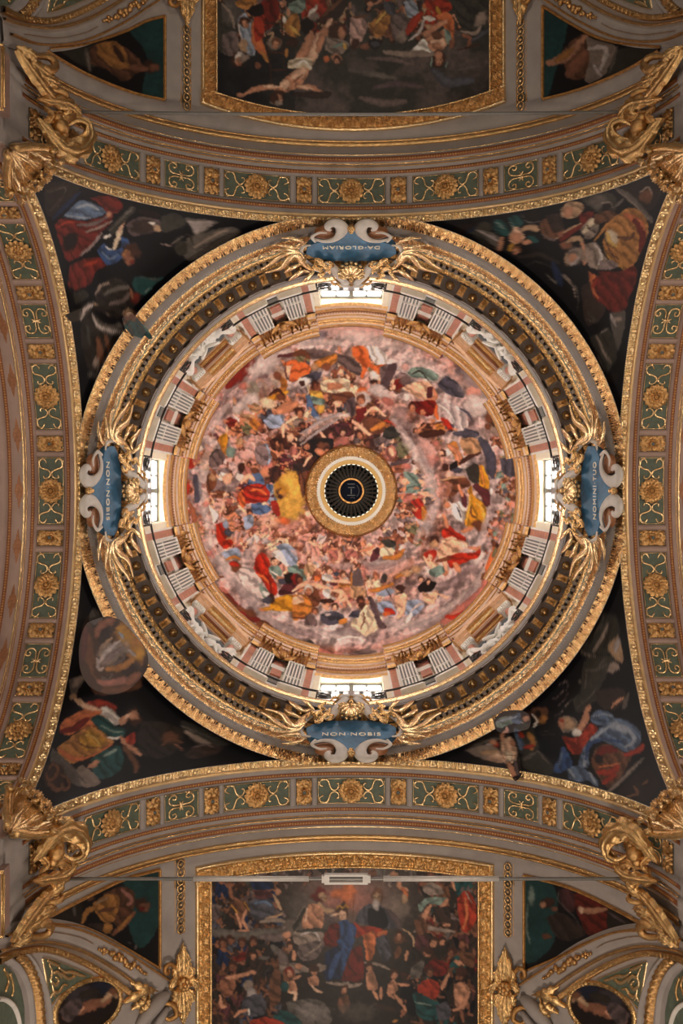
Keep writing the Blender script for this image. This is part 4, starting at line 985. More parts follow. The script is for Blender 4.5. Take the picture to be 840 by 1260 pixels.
s.crowd(90, (600, 640), (480, 730), lambda x, y: 180 < rad(x, y) < 208, (10, 17), 'NjtSMnTa', 'jKNx', 'nh', tocen)
s.crowd(70, (222, 262), (520, 760), lambda x, y: 176 < rad(x, y) < 210, (10, 16), 'PRNjxMr', 'Kja', 'nhN', tocen)
s.run('''
T 225 395 6
S r 90 500 290 430 390 330 480
E~ C 600 440 200 110 -25
E c 590 320 140 70 -28
E c 505 590 70 70 0
E c 410 640 60 40 -40
S M 22 290 720 300 580 350 510 470 430
S~ c 60 170 830 240 740 330 610
S~ C 50 130 840 200 720 260 560
E P 440 480 34 30 0
E c 745 240 70 30 -20
S r 40 700 190 790 160 840 150
S V 30 700 260 800 250 840 230
D O 70 690 390 760 430 760 510 690 560 660 520 720 480
S G 40 620 570 700 555 770 520
E w 625 605 62 45 40
S K 40 700 650 780 610 850 650
E N 720 560 40 30 0
S n 26 640 540 700 510 740 540
D b 20 600 740 640 690 740 700 720 780 640 790
E k 790 360 40 50 30
E j 700 400 34 34 0
S o 40 750 320 820 300 840 330
S n 12 755 300 760 400 790 440
F x K n 550 650 120 30
F N K n 400 780 150 20
F r K n 370 750 110 20
F t K h 480 800 120 30
F O j n 540 770 120 40
T 360 395 6
E p 420 70 330 40 3
E~ S 190 105 90 40 -5
E~ c 560 140 330 60 12
S~ c 55 0 190 120 160 260 150 400 180
S P 40 690 110 760 110 840 150
D d 10 0 230 150 205 300 230 420 260 500 330 500 400 420 370 300 290 130 280
S N 45 0 250 70 230 120 270
D O -20 150 300 260 260 320 240 320 300 240 350 170 330
E j 250 340 36 30 0
D o -30 -10 330 70 300 130 340 110 400 40 440 -20 440
E x 160 340 30 30 0
D W 70 545 180 620 190 690 260 690 320 620 320 570 260
D o 60 440 190 500 180 550 215 570 290 600 330 690 320 680 410 620 410 560 340 520 420 500 400 510 330 440 250
E W 600 400 36 44 -30
P m 690 320 770 320 700 500 640 490
D d 60 640 340 700 320 650 440
D M 30 730 430 790 380 850 400 850 500 770 540 730 500
S k 34 730 470 800 430 850 440
E N 770 500 30 34 0
H K h 600 470 32 90
D S 15 60 410 140 380 215 380 170 450 70 470
E W 80 450 60 42 -20
E h 70 460 26 22
H j n 165 475 30 80
D y 20 120 510 210 520 220 580 180 620 140 560
D T 30 90 540 180 560 240 590 210 620 130 600
S B 55 110 560 140 660 190 720
E y 205 650 34 30
D w 30 200 450 330 420 420 440 400 540 300 530 220 520
E K 310 480 60 34
D N 10 290 540 420 520 460 580 380 610 290 590
D m 70 390 580 460 560 450 700 400 680
E k 330 610 40 30
E a 240 690 26 20
F w K h 100 700 100 110
E o 520 520 52 36
E c 520 570 60 60
H K N 500 580 32 90
S~ p 100 560 480 700 600 840 720
E c 640 520 90 50 30
E P 700 590 50 26 30
S~ c 40 100 740 260 700 400 690
S C 26 60 830 200 740 360 680
E~ M 790 680 60 80
P r 470 650 540 640 520 720 470 740
S k 26 530 690 600 640 680 700
E N 600 760 70 55 20
E O 650 780 60 40 30
H k h 470 790 30 60
S k 24 440 740 520 800 560 840
D n 20 210 800 320 760 440 800 420 850 200 850
E K 380 800 30 24
F V K n 300 800 100 80
E n 180 830 40 30
F r k n 770 470 120 150
T 495 395 6
S~ M 40 0 150 120 190 240 240
S~ p 60 160 230 330 300 380 400 520 500
E V 265 250 36 24 20
E~ S 470 400 120 40 50
S~ c 60 0 260 120 320 280 400
D S 45 320 400 420 470 450 560 340 540 260 470
E~ C 520 480 160 90 60
E a 520 520 60 40
E c 540 620 100 80 45
D T 40 30 380 80 340 180 350 260 400 240 440 140 420 60 410
S g 14 70 390 130 370 190 440
D k 30 60 460 140 440 220 470 250 560 220 590 120 570 40 520 0 490
S K 30 225 490 245 560 180 580
P V 180 490 220 480 215 560 180 560
E d 20 440 50 36
E p 20 340 30 26
E c 30 560 30 30
D r 40 60 590 140 590 240 590 220 690 130 690 60 640
H K n 70 640 34 90
H K r 145 665 32 80
D l 80 250 610 330 600 420 640 480 720 460 830 390 800 320 690
S W 12 260 610 330 660 380 740
S S 16 420 640 480 680 520 740
D S 30 460 790 560 820 540 860 440 860
S o 30 250 620 245 680 260 720
S R 30 290 720 340 770 360 800
F N K n 230 790 150 190
F S K n 330 780 110 200
S n 70 640 670 680 740 690 760
E N 650 710 40 50
E N 625 780 24 24
S q 60 660 790 720 840
S n 30 130 830 180 770 210 840
T 225 530 6
S S 60 90 330 110 430 100 520
S~ c 80 230 60 170 200 150 420 170 640 200 830
E W 120 130 26 26
E P 100 200 30 34
S R 60 40 250 60 150 90 60
E R 20 420 36 60
S j 40 40 520 80 620 90 760
D d 60 190 190 250 130 310 180 280 250 200 270
S g 14 200 200 230 150 270 140
D M 70 250 300 310 270 340 300 290 400 240 440 200 440
D N 80 180 320 240 300 240 400 190 460 170 400
E x 215 340 30 30
S O 50 270 60 300 110 310 160
E T 350 160 40 46
D G 70 270 40 320 20 330 90 290 130
D p 30 380 170 440 100 540 90 520 200 440 210 380 260
D b 45 540 130 610 90 650 180 630 250 560 220
S M 20 560 140 600 170 640 200
F W k N 310 340 100 20
E k 330 350 40 40
S N 20 390 90 430 110 450 140
F x K n 420 90 90 80
H a n 430 270 26 90
E n 432 280 24 28
H K n 485 250 22 90
E N 530 300 34 26 40
E K 600 310 34 44 30
P W 400 310 450 330 420 370 390 350
D B 30 490 330 560 310 600 370 590 400 520 390 450 410 480 370
E B 540 340 46 26 20
D R 15 420 440 520 390 600 400 640 450 620 520 520 530 420 530 400 490
D o 80 400 470 440 430 460 540 430 560
S o 30 500 440 560 430 610 470
S r 14 430 450 480 500 600 520
S r 16 470 400 560 420 610 400
D B 60 610 390 660 400 650 450 620 430
D B 10 500 540 570 530 640 560 630 600 570 620 510 600
E w 600 535 26 12
S R 46 660 530 680 580 710 620
S j 34 700 610 740 630 765 650
S B 44 690 470 690 520
H K n 725 470 36 0
E n 720 480 42 36
E K 735 470 30 28
S k 30 410 550 460 600 520 630
S k 36 430 380 480 330 520 360
H K n 495 610 26 60
D b 40 440 640 510 620 520 690 460 730
E y 790 480 120 200
E G 770 440 80 110
E y 800 560 100 120
E~ a 780 690 90 50
E o 740 660 60 30 10
E~ k 640 670 90 50
D W 60 190 540 240 560 260 620 220 680 200 610
S p 30 250 500 290 520 310 600
D R 60 240 690 300 680 330 760 290 830 250 800
E b 315 690 26 34
E S 330 750 40 30
F P k N 350 520 90 0
F p k h 270 560 100 10
F a k n 610 720 90 -60
F c k n 540 780 90 -70
F p K h 400 760 110 -60
''')
s.run('''
T 225 530 6
E h 725 452 40 34
E K 735 472 32 26
E n 716 486 22 20
P R 655 520 690 520 720 610 690 620
T 290 480 6
D n 30 250 370 350 310 440 370 460 420 360 440 270 440
D n 40 540 340 600 310 680 280 800 240 830 260 820 320 720 340 640 370 560 390
D V 20 720 250 800 240 840 270 840 330 760 330
S k 26 610 300 640 330 660 350
E P 700 350 20 40
D D 40 480 400 540 370 640 350 720 370 700 470 620 520 560 470 500 440
E N 640 410 50 34
H K n 520 410 34 60
H K n 672 445 26 80
E P 780 390 50 60
H k h 790 310 30 90
E t 770 420 22 30
S K 60 590 440 640 470 680 500
D n 60 500 520 570 480 610 510 570 570 510 600
D n 80 240 580 310 560 330 640 280 690 250 640
D v 60 420 540 500 540 520 640 480 720 430 640 420 590
F N K n 330 440 100 70
F P k n 430 460 110 80
F V K n 360 520 100 60
D M 60 140 420 210 400 240 470 220 550 150 530
D b 30 200 220 270 180 350 190 330 250 230 250
E k 400 350 30 40
S k 34 350 340 350 260 390 290
S K 70 310 160 380 130 450 100
H K n 470 170 36 80
S w 30 370 240 420 210 450 200
D q 20 430 210 500 210 490 270 420 260
H j n 490 260 24 60
S~ c 50 470 370 560 290 700 220 830 180
S C 26 480 400 600 310 760 210
S k 20 500 560 530 510 560 480
E G 400 700 110 100
E y 390 660 70 70
E y 440 760 60 90
S n 30 470 600 480 680 500 740
D N 80 470 620 520 600 530 700 500 790 480 760
T 430 480 6
P N 90 210 180 220 260 250 250 310 160 320 100 260
S O 46 160 290 230 260 250 240
S R 18 250 220 310 240 345 280
E g 310 310 50 46
D g 20 260 280 330 270 370 330 300 360 240 350
S k 28 20 220 90 280 150 330
H K n 70 330 34 60
H j n 130 390 28 60
D d 30 170 360 240 340 260 370 200 420
D P 60 260 430 320 410 340 470 310 520 270 500
S k 40 300 430 310 480
S m 40 310 550 370 530 430 515
E t 370 420 26 50 20
D t 60 350 390 420 390 450 430 420 480 360 500
E P 420 560 40 30
D T 50 390 600 480 620 540 700 500 760 430 730
E k 400 680 44 30 20
S k 22 510 660 550 680 530 700
S k 30 520 760 570 760 610 775
S~ l 60 300 200 400 320 500 470 570 600 620 760
S~ c 34 340 280 450 380 520 480 600 600 650 740
S~ M 60 360 240 460 280 480 320
S M 30 500 430 560 560 580 620
E p 560 430 70 90
E P 600 520 50 60 60
F N K n 540 310 120 200
F O K n 650 280 110 190
E R 720 250 24 50 -40
F t K n 640 380 70 180
T 495 530 6
E P 250 90 26 26
S n 60 140 30 210 20 300 10
D O 50 320 100 390 80 420 150 450 220 400 260 380 190
S K 46 340 110 390 150 430 200
S K 40 400 170 410 240
S K 50 460 170 530 130 580 120
S n 36 420 240 500 190 570 160
P D 350 250 400 220 400 280 350 290
E n 315 270 28 30
E S 400 290 40 20
S S 40 380 20 440 20 520 10
E W 330 160 26 30
H k h 290 165 28 180
D x 30 420 60 520 50 590 110 560 160 470 170 430 120
P g 460 280 540 240 580 300 560 380 500 370
D N 20 275 360 380 340 460 340 500 400 440 430 400 460 340 490 370 400
S x 20 280 365 370 345 460 340
S V 70 540 410 600 460 620 540
S V 40 450 470 460 560
D G 75 480 440 510 400 520 470 600 540 620 620 590 690 520 710 460 690 470 600 500 520
S y 20 500 470 490 560 470 660
S y 24 540 530 590 580 600 650
S N 14 500 560 510 620 540 640
D G 80 560 400 580 250 630 340 630 430
S O 24 570 260 590 340 600 400
S K 30 410 400 430 450 440 480
D W 60 360 540 420 520 450 600 440 670 370 620
H k W 330 550 30 180
E K 326 545 26 24
S S 10 400 560 420 600 430 640
E W 655 450 12 26
E N 560 700 60 36 20
S K 40 440 740 510 720
D R 30 290 730 340 700 400 750 470 790 420 830 300 790
S K 36 300 620 320 670 330 710
D k 30 290 800 370 780 420 840 290 860
D R 60 60 520 130 500 160 580 150 650 100 640 60 580
D O 70 140 560 170 560 180 640 140 670
F T K n 40 430 120 180
F N K n 40 560 110 190
S k 26 110 450 160 470 220 480
S k 20 120 370 150 390 140 410
S~ c 90 0 40 90 170 180 330 230 480
S~ C 40 120 120 180 230 230 330
S~ p 70 130 60 200 130 220 260
S~ l 90 260 520 180 680 100 800
E T 820 660 26 30
D S 80 720 210 790 190 840 260 820 340 740 310
E c 745 160 34 26
S~ p 44 690 130 700 210 715 290
S S 80 580 60 640 180 660 330
S~ l 50 640 560 600 720 560 830
''')
s.run('''
T 225 665 6
S j 40 110 10 140 90 190 160 240 230
S~ C 90 160 30 260 180 380 290 560 500 700 640
S~ c 60 200 30 300 170 420 300
D c 30 420 190 460 180 560 260 580 360 640 400 560 440 470 380 410 260
S~ c 40 660 520 760 570 840 600
S~ C 70 560 560 700 630 840 700
D R 20 260 20 340 -10 370 20 310 60
D b 20 280 90 390 50 420 110 330 140
S O 22 320 140 380 120 420 140
E N 385 190 40 40
S R 40 350 170 400 180
E~ g 220 220 24 30
S N 16 230 262 300 268
E c 640 360 60 50
D R 60 520 210 540 120 590 90 640 160 640 230 600 260
D R 60 530 230 620 230 690 330 690 400 640 390 590 300
S o 26 560 250 620 290 660 340
S r 16 600 250 640 300 650 380
D T 50 630 200 690 180 730 230 700 290 640 240
S W 14 640 220 700 260 750 300
E W 700 100 50 40
H k h 685 150 38 110
D W 60 640 90 720 80 790 130 770 190 720 160
D b 40 680 40 760 20 830 70 840 170 780 180 740 100
D T 20 770 200 840 180 850 240 780 240
E K 720 280 36 22 20
E S 740 300 40 24
D D 20 740 250 800 240 850 270 850 320 760 310
D V 30 740 320 840 310 850 370 760 400 700 390
D G 20 640 460 720 410 800 400 860 420 860 510 740 520 650 510
S G 30 570 505 640 500 690 480
S K 20 560 505 600 515
D T 40 560 310 640 390 600 420 570 370
S W 36 590 380 640 410
E h 650 430 36 36
E S 620 440 40 30
S r 60 260 360 330 420 400 500 490 560 600 620
S N 40 300 390 360 470 460 520
E N 500 540 40 30 30
S P 30 270 350 320 380
D N 30 540 600 600 590 660 640 620 680 540 650
E m 760 710 50 26 20
T 360 665 6
E~ p 700 200 200 60 -10
S~ c 40 480 150 560 170 700 160 830 120
S~ C 60 280 180 360 190 440 180
S~ M 50 500 120 560 190 700 180 820 130
S~ C 50 540 120 620 150 620 170
D k 40 500 70 560 20 610 60 590 110 520 110
S K 24 490 80 560 60 600 40
D V 60 590 70 640 50 630 130 570 150
D w 50 640 60 700 40 750 70 730 110 650 120
S O 40 670 130 760 120 820 70
S K 30 640 50 700 10 740 -10
D g 20 640 0 720 -10 760 30 700 50
D N 80 290 20 330 10 340 130 290 140
E k 330 100 40 46
F P K n 300 90 120 -90
F P k n 420 80 120 -90
F a k n 160 60 130 -90
S~ p 60 0 80 100 130 200 130
P d 440 240 485 200 510 260 520 330 440 330
S O 16 435 240 430 330 440 420
D O 20 340 310 420 320 420 340 350 345
D x 80 420 330 530 350 540 420 440 420 420 400
E K 400 360 36 26
D w 60 540 300 570 270 580 320 560 350
D o 20 160 260 210 250 200 290 160 300
D W 40 210 250 270 240 320 290 400 270 390 300 300 300 220 290
H k N 268 225 30 70
H k N 370 250 26 70
E S 320 245 24 20
E V 300 320 30 20
S k 34 290 300 380 300 420 310
D W 60 230 330 270 320 280 400 330 430 270 430 220 390
S k 36 300 370 360 380 330 440
S k 36 370 380 390 430 340 440
S k 24 400 440 430 490
D T 30 0 220 90 210 120 280 60 300 0 280
F x k N 120 200 130 -80
E r 20 280 40 40
H j h 50 290 34 60
S k 36 0 370 90 320 220 340 270 350
D N 40 80 350 160 340 200 420 180 480 110 480
H K W 115 365 36 90
D O 10 0 400 90 400 140 470 130 560 60 580 0 580
D k 20 0 420 60 400 80 450 0 470
S N 18 0 570 90 570 130 530
P h 205 430 290 430 300 455 205 458
E k 240 490 40 20 40
H k h 310 490 28 100
D S 20 200 550 280 520 340 530 380 570 310 620 220 610
E c 260 545 24 14
D O -15 330 590 390 570 400 600 350 620
D d 80 90 560 140 540 180 600 160 640 90 630
H K N 165 525 28 70
D w 60 480 560 540 490 600 540 660 570 640 640 560 690 480 670 430 640 430 600
S w 44 440 620 490 650 540 700
S w 50 620 560 600 620 550 690
S N 12 510 500 530 580 500 650
D m 80 540 400 590 430 640 560 690 640 640 650 600 560
H j h 508 450 36 80
E n 510 480 28 30
S w 24 500 540 540 490 560 450
E K 550 455 14 22
D S 30 410 560 440 520 490 520 480 570
S~ M 70 330 680 420 660 480 690
S~ C 60 280 700 360 690 440 690
S~ c 40 0 620 160 650 280 700 430 720
S~ M 50 0 660 120 690 200 710
S W 16 330 730 420 710 500 720
P g 90 750 130 735 160 760 140 775 100 770
S g 10 0 740 50 752 100 752
S P 50 160 790 220 820 270 840
D d 20 420 830 560 790 620 820 500 850
S~ p 90 600 790 720 760 840 720
H k h 780 360 36 150
E h 790 345 34 26
D k 60 740 410 830 390 850 480 800 540 760 480
S k 34 830 480 800 540 770 570
D b 40 620 450 720 450 760 540 700 560 640 520
H k W 640 420 36 100
S R 50 680 510 740 530
E o 690 540 36 20
E b 680 380 80 30
S n 8 680 340 730 430
S O 36 570 370 640 360 740 320
D w 30 590 300 640 280 660 330 600 350
H K j 610 270 28 80
E g 675 270 22 36
E m 660 300 16 16
S O 40 760 270 830 240 850 250
S~ l 90 700 600 800 610 840 580
S~ c 50 700 660 790 640 850 600
T 495 665 6
S~ c 70 0 620 120 600 300 520 480 400 600 240 660 60
S~ C 70 60 640 220 600 420 470 560 310
S~ M 60 240 340 380 300 520 180
S~ M 40 300 560 420 480 520 340
E c 560 130 60 40 -60
S o 60 680 60 640 200 620 330 540 420
S P 80 640 260 560 400 420 520 300 600
S R 40 320 560 400 560 460 520
E N 600 265 24 34 40
E t 680 90 20 40 20
S j 40 700 160 660 280 600 380
S~ p 60 0 740 120 720 260 650
E~ M 140 690 80 30 -20
D b 30 30 440 120 440 160 480 80 560 20 540
S c 20 60 520 120 470 150 470
S W 40 30 600 60 540
P D 110 340 160 300 250 310 210 370 130 380
H k h 135 285 22 100
H k h 188 305 22 80
D k 40 140 370 190 390 260 370 250 430 220 470 160 450
S k 18 260 390 320 420 340 420
S k 18 230 430 230 460
D k 30 280 20 400 -10 480 30 420 90 340 110 250 100
S k 50 260 100 300 130 320 170
S k 34 310 150 320 220 310 250
E K 310 240 26 22
H K n 235 10 36 100
E x 235 25 36 30
S~ l 36 430 20 450 50 420 80
D R 20 320 120 420 90 520 90 570 60 560 120 480 150 400 190 350 200
S K 30 490 50 540 60 570 50
S K 50 380 170 420 220
D R 40 160 90 230 70 250 100 200 130 160 130
H k R 200 120 40 110
D k 40 190 150 260 160 270 210 210 220
S k 26 160 120 180 160 210 190
D T 40 190 220 280 180 310 230 250 270 200 250
S N 30 250 150 350 130
S w 22 20 250 60 230 110 200
E x 30 240 40 26
E x 100 210 40 30
''')
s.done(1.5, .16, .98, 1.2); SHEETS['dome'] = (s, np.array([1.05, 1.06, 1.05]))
# ---- pendentive sheets (dark oil tones)
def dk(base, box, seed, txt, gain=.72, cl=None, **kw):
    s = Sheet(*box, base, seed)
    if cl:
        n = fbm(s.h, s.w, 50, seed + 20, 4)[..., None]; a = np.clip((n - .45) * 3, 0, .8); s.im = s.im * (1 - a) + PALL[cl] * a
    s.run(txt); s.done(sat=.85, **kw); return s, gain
UL = '''
T 55 210 6
P u 0 90 180 80 260 130 120 320 60 350 0 280
S v 40 20 150 160 110
S s 10 30 160 150 130 100 260
S v 30 40 300 140 180
S i 40 60 350 260 160
D B 20 130 340 240 230 300 220 400 260 460 300 360 350 250 360
S b 26 230 270 320 250 400 290
S b 16 150 330 230 340 340 350
D r 30 70 400 130 350 300 370 460 320 500 300 490 380 420 450 360 520 300 600 220 650 160 660 120 560
D r 30 330 200 450 180 570 230 540 310 460 300 380 230
S d 30 240 400 360 390 480 330
S q 20 300 450 400 420 500 370
S M 26 260 620 340 560 420 460
E D 190 520 60 70 30
S R 20 90 420 160 380 220 380
E K 470 320 20 26
D r 60 180 700 300 650 420 640 470 690 380 740 330 840 180 860
S R 40 220 780 300 700 380 670
D A 40 380 590 440 540 500 590 560 560 560 490 620 510 610 600 520 680 460 690 420 650
S B 20 420 600 480 650 540 620
S w 44 570 370 550 460 510 570
S k 30 580 370 550 450
S W 14 450 560 480 580 520 580
E K 570 380 22 22
P g 460 430 560 330 640 260 670 290 590 370 500 470
S s 18 480 440 580 340 650 270
E W 455 485 34 14 -20
D m 30 590 400 700 340 840 360 840 440 720 470 640 480
E h 640 590 70 60 30
E j 620 660 40 46
E j 600 620 36 40
S O 18 580 620 600 590
E r 640 670 18 16
S D 60 700 300 840 330
T 150 220 5.25
S s 26 20 230 60 200
E v 140 310 90 50
S q 20 190 290 260 320 290 340
E x 235 320 34 20
E W 195 285 26 8
P g 250 240 350 220 410 270 400 300 300 340 250 330
P s 400 250 600 270 590 300 480 370 440 310
P C 420 270 590 280 480 350 450 310
S s 24 320 420 400 370
S q 10 250 420 320 435
P s 420 380 680 310 750 360 470 520 400 490
S q 26 470 440 600 360 680 330
S u 14 480 460 700 350
S u 14 330 440 420 360 460 420
S s 14 460 500 600 430
P g 330 440 400 400 420 480 360 490
T 80 330 6
D r 60 40 0 200 -20 180 90 60 160
P g 60 180 140 160 170 210 80 260
P e 490 110 530 60 640 70 730 70 660 120 600 190 520 170
S s 10 520 60 650 80 700 80
S T 8 560 190 640 140
D u 40 220 180 280 110 350 70 440 100 520 180 560 200 500 290 400 290 300 300 230 250
S q 26 220 200 260 130 320 110
S d 40 330 260 420 240 480 180
S s 40 290 190 380 150 470 140
E r 520 220 36 50
S j 24 480 150 500 220
D u 60 110 400 200 320 300 420 430 490 340 600 230 790 170 740 120 560
S N 60 240 520 260 640 240 700
S N 40 300 500 320 600
S g 30 160 420 180 560
E q 230 700 34 40
S s 14 330 610 260 730 200 800
S s 30 170 780 240 800
'''
ANG = '''
P g 0 370 60 310 130 280 200 250 190 320 120 380 30 390
S s 60 110 360 160 290 210 260
S l 30 120 370 150 300 200 270
D s 30 190 330 240 380 330 420 400 400 430 470 340 490 260 460 200 380
S l 20 200 340 240 420 330 460 420 470
S x 34 220 260 300 320 400 340 470 300
S q 34 230 270 320 330 420 330
D N 30 430 330 490 300 540 340 560 380 520 430 440 430
D e 60 430 430 480 380 560 370 600 420 650 510 600 530 520 520 460 480
S g 20 470 400 500 500
S g 16 540 390 590 500
S T 14 560 390 620 480
E x 470 330 40 30
E N 500 370 40 20 50
P u 190 300 300 330 400 370 420 300 330 290 230 270
'''
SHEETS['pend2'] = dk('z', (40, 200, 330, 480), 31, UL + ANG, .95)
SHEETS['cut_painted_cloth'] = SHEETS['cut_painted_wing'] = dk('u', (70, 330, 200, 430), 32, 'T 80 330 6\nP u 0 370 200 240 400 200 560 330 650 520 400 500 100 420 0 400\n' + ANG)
LL = '''
T 50 840 6
P s 210 -30 340 -60 270 70 220 90
S q 60 240 20 300 -40
P z 270 60 340 -20 420 100 300 120
P N 350 0 500 -60 700 -60 740 30 600 70 420 90
E z 250 130 50 50
D o 25 180 260 330 190 420 170 560 220 480 330 330 330 200 390 140 330
D R 20 320 150 430 120 540 160 560 200 430 190
S r 50 150 360 260 330 350 250
S o 24 170 330 280 250 400 240
D O 40 120 480 220 400 330 330 400 330 540 430 440 500 330 560 200 600 140 540
D G 40 280 400 360 350 440 390 480 440 360 500 290 470
S o 40 140 500 240 560 330 560
S y 20 330 380 400 410 440 470
S o 20 320 560 420 520 530 450
S N 14 240 420 330 470 420 480
S k 46 250 120 330 170 430 200
S x 24 260 120 300 150
E x 240 100 30 26
D W 30 440 180 500 180 580 260 560 310 470 250
S l 30 450 230 520 250 560 300
S K 60 590 300 620 260
D e 20 360 270 440 240 560 320 620 340 610 390 520 400 440 350
S T 18 440 320 540 360 600 360
S W 20 490 400 540 410 590 400
E n 690 250 60 70
H K n 680 235 46 -20
E K 690 240 44 40
S k 30 620 260 660 230
D e 50 360 570 430 520 560 460 610 520 590 640 480 710 400 690
S T 30 470 540 560 490
E K 400 600 46 30 -40
S K 40 350 620 400 600
S K 50 590 400 640 460 730 530
S N 50 620 480 700 600 700 660
D R 60 620 410 690 360 690 450 640 450
P u 740 300 840 300 860 500 760 480 710 420
S v 60 780 330 840 360
P s 80 480 180 560 330 720 260 760 80 600
P q 250 650 310 610 440 730 320 770
S s 26 90 490 200 610 330 740
E v 100 690 100 110
S N 24 60 640 90 600 130 640 100 700 60 720 40 670
S N 26 150 680 200 710 210 760 170 790 150 740
S N 40 60 740 120 790 170 770
T 170 850 6
P z 0 0 130 0 340 200 290 280 180 240 0 170
S u 40 40 230 200 250 330 300
D u 30 20 220 200 240 330 330 240 470 80 480
E N 230 340 70 50
S N 30 180 400 240 350 320 380
S j 16 270 390 330 440
P g 310 260 350 220 620 360 660 400 450 400
S q 40 350 300 430 350 520 390
S s 14 320 260 420 300 600 370
D v 10 330 470 420 410 540 390 620 420 560 470 400 500
S d 14 400 420 500 395 560 420
P z 660 400 840 440 700 470 640 450
S u 30 0 420 60 480
'''
CLOUD = '''
T 60 740 6
P v 220 390 260 140 350 80 460 80 560 130 700 340 740 480 640 640 440 690 300 660 230 500
P s 290 130 330 50 400 120 330 170
S N 90 280 250 300 420 330 560 440 640
S j 70 350 250 380 180 470 140
S P 60 320 600 440 600 560 580 640 580
S j 70 580 600 660 540
S V 50 270 200 260 320 250 430
S v 60 260 460 300 580 400 660
S N 60 600 640 520 650 400 660
E O 600 300 110 170 -35
E G 560 250 60 90 -30
E G 660 380 50 60
S O 60 620 430 540 480 430 500
S x 40 460 270 400 340 380 400
E q 470 380 150 80 -35
S l 40 360 460 420 380 520 290
S M 40 400 460 460 400 560 330
S d 30 480 470 540 430 560 380
S l 30 350 420 370 500 400 490
S b 26 520 230 545 270
E x 570 315 22 20
S C 30 590 360 640 400
S s 40 380 570 440 560 460 540
S D 16 400 540 430 560 450 540
S n 30 330 470 350 530 380 570
'''
SHEETS['pend3'] = dk('z', (40, 700, 330, 985), 41, CLOUD + LL)
SHEETS['cut_painted_cloud'] = dk('v', (90, 745, 195, 865), 42, CLOUD)
UR = '''
T 560 230 6
P D 0 280 130 270 80 350 0 340
S i 20 90 340 140 290
P s 150 320 180 290 340 380 320 460 250 440
P g 100 330 170 330 280 450 200 430
S C 22 160 310 250 360 320 400
S u 12 130 350 250 420 300 460
E g 220 290 60 40
D e 40 290 240 340 240 400 310 390 360 320 350 280 300
D e 50 390 220 460 210 500 270 420 310
S T 14 300 260 360 310
S q 10 400 260 440 310
S s 14 480 200 540 260 640 250
E D 570 210 70 40
S x 54 500 310 560 300 610 310
D k 60 400 350 450 290 500 340 500 390 440 420 400 400
E K 450 370 50 46
S K 44 500 410 540 400 560 380
S K 36 340 370 330 440 320 470
E G 415 450 30 36
E K 450 460 30 30
H K N 445 470 34 90
S e 50 540 370 600 400
D N 60 620 260 700 210 780 240 800 330 740 390 650 370
S d 20 640 350 720 390 790 350
D v 60 660 210 760 200 800 300 720 330
E x 810 190 40 46
E j 830 430 40 30
E x 830 530 30 60
S z 60 500 460 640 440 760 480
S g 12 520 580 600 550 700 590 760 640
S u 40 470 520 620 500 760 560
S q 14 780 640 840 700
S s 8 660 630 740 710
S s 20 700 680 750 710
T 680 220 6
P u 430 60 560 0 720 -20 800 80 740 220 640 220 560 150
E N 690 130 50 60
S q 14 640 100 700 60 730 120
S s 50 450 60 560 130 660 230 730 310
S q 18 480 90 600 190 720 320
P g 200 150 330 100 450 120 460 230 340 250
E s 330 170 80 60
E D 390 210 46 26 -20
S q 12 350 180 420 170 440 210
S s 30 450 210 520 150
D x 30 50 230 110 170 190 170 230 220 150 290 70 280
E K 110 240 40 50
D r 40 190 260 300 240 250 330 200 320
S r 50 60 450 150 380 240 330
S x 20 20 440 120 370 200 330
E j 50 410 30 26
D q 60 200 370 240 320 290 280 340 350 300 430 240 440
S w 50 230 390 270 330 300 300
S D 12 250 330 270 370 310 390
D N 30 300 260 430 230 470 280 380 320 310 330
D O 40 390 370 460 280 570 210 680 280 700 400 640 560 560 680 500 660 430 590 370 500
D O 60 400 400 440 370 480 420 500 500 440 480 400 460
E w 440 430 46 60 -30
S y 26 400 400 420 460 470 500
S o 60 540 260 640 330 670 420
S r 50 600 300 660 420 640 540
S N 30 480 430 560 440 600 400
S O 40 470 540 500 600 500 650
S G 16 380 540 440 610 510 660
S n 14 380 430 420 530 480 590
S O 30 310 450 400 340 480 270
S x 40 60 490 140 450 200 440 220 500
S K 50 220 480 240 560 230 620
E j 80 490 36 30
E q 170 570 70 70
H K s 140 590 46 120
E l 150 600 50 46
E K 145 580 36 34
D q 60 230 480 320 470 370 560 460 650 360 670 260 640
S l 20 300 480 350 540 330 640
S W 14 340 520 360 580 330 640
D M 30 340 600 430 600 480 650 350 670
D o 70 260 680 330 720 400 760 470 840 300 880 270 780
D r 40 330 680 500 680 600 640 620 720 560 860 400 860
S o 30 280 740 310 820
S s 14 50 690 120 750 180 830
S s 16 10 720 60 790
S q 12 80 700 150 790
S i 60 0 620 60 780
T 680 340 7.64
S q 20 120 20 190 100 210 200
S s 14 160 60 230 160 230 330
S s 10 200 80 250 160
P v 260 100 360 60 420 200 500 300 420 420 320 460 290 350
S g 24 320 330 420 420
S s 12 310 400 380 430
S s 10 330 360 420 440
P s 530 340 680 330 640 620 600 700 560 540
S q 40 560 390 640 400
S C 24 540 360 600 470
D r 60 360 40 440 -10 640 0 720 120 680 300 560 330 480 270 380 190
S o 30 360 40 380 130 420 200
S R 30 400 30 370 110
P g 330 570 420 540 520 480 600 700 560 830 500 900 430 740
S q 26 410 560 470 700 540 810
S s 14 350 600 430 760 480 880
S C 14 440 530 520 490
S u 16 370 560 440 700
S u 20 460 560 520 660
P D 480 940 600 900 590 990 490 990
'''
SHEETS['pend1'] = dk('z', (540, 200, 830, 480), 51, UR)
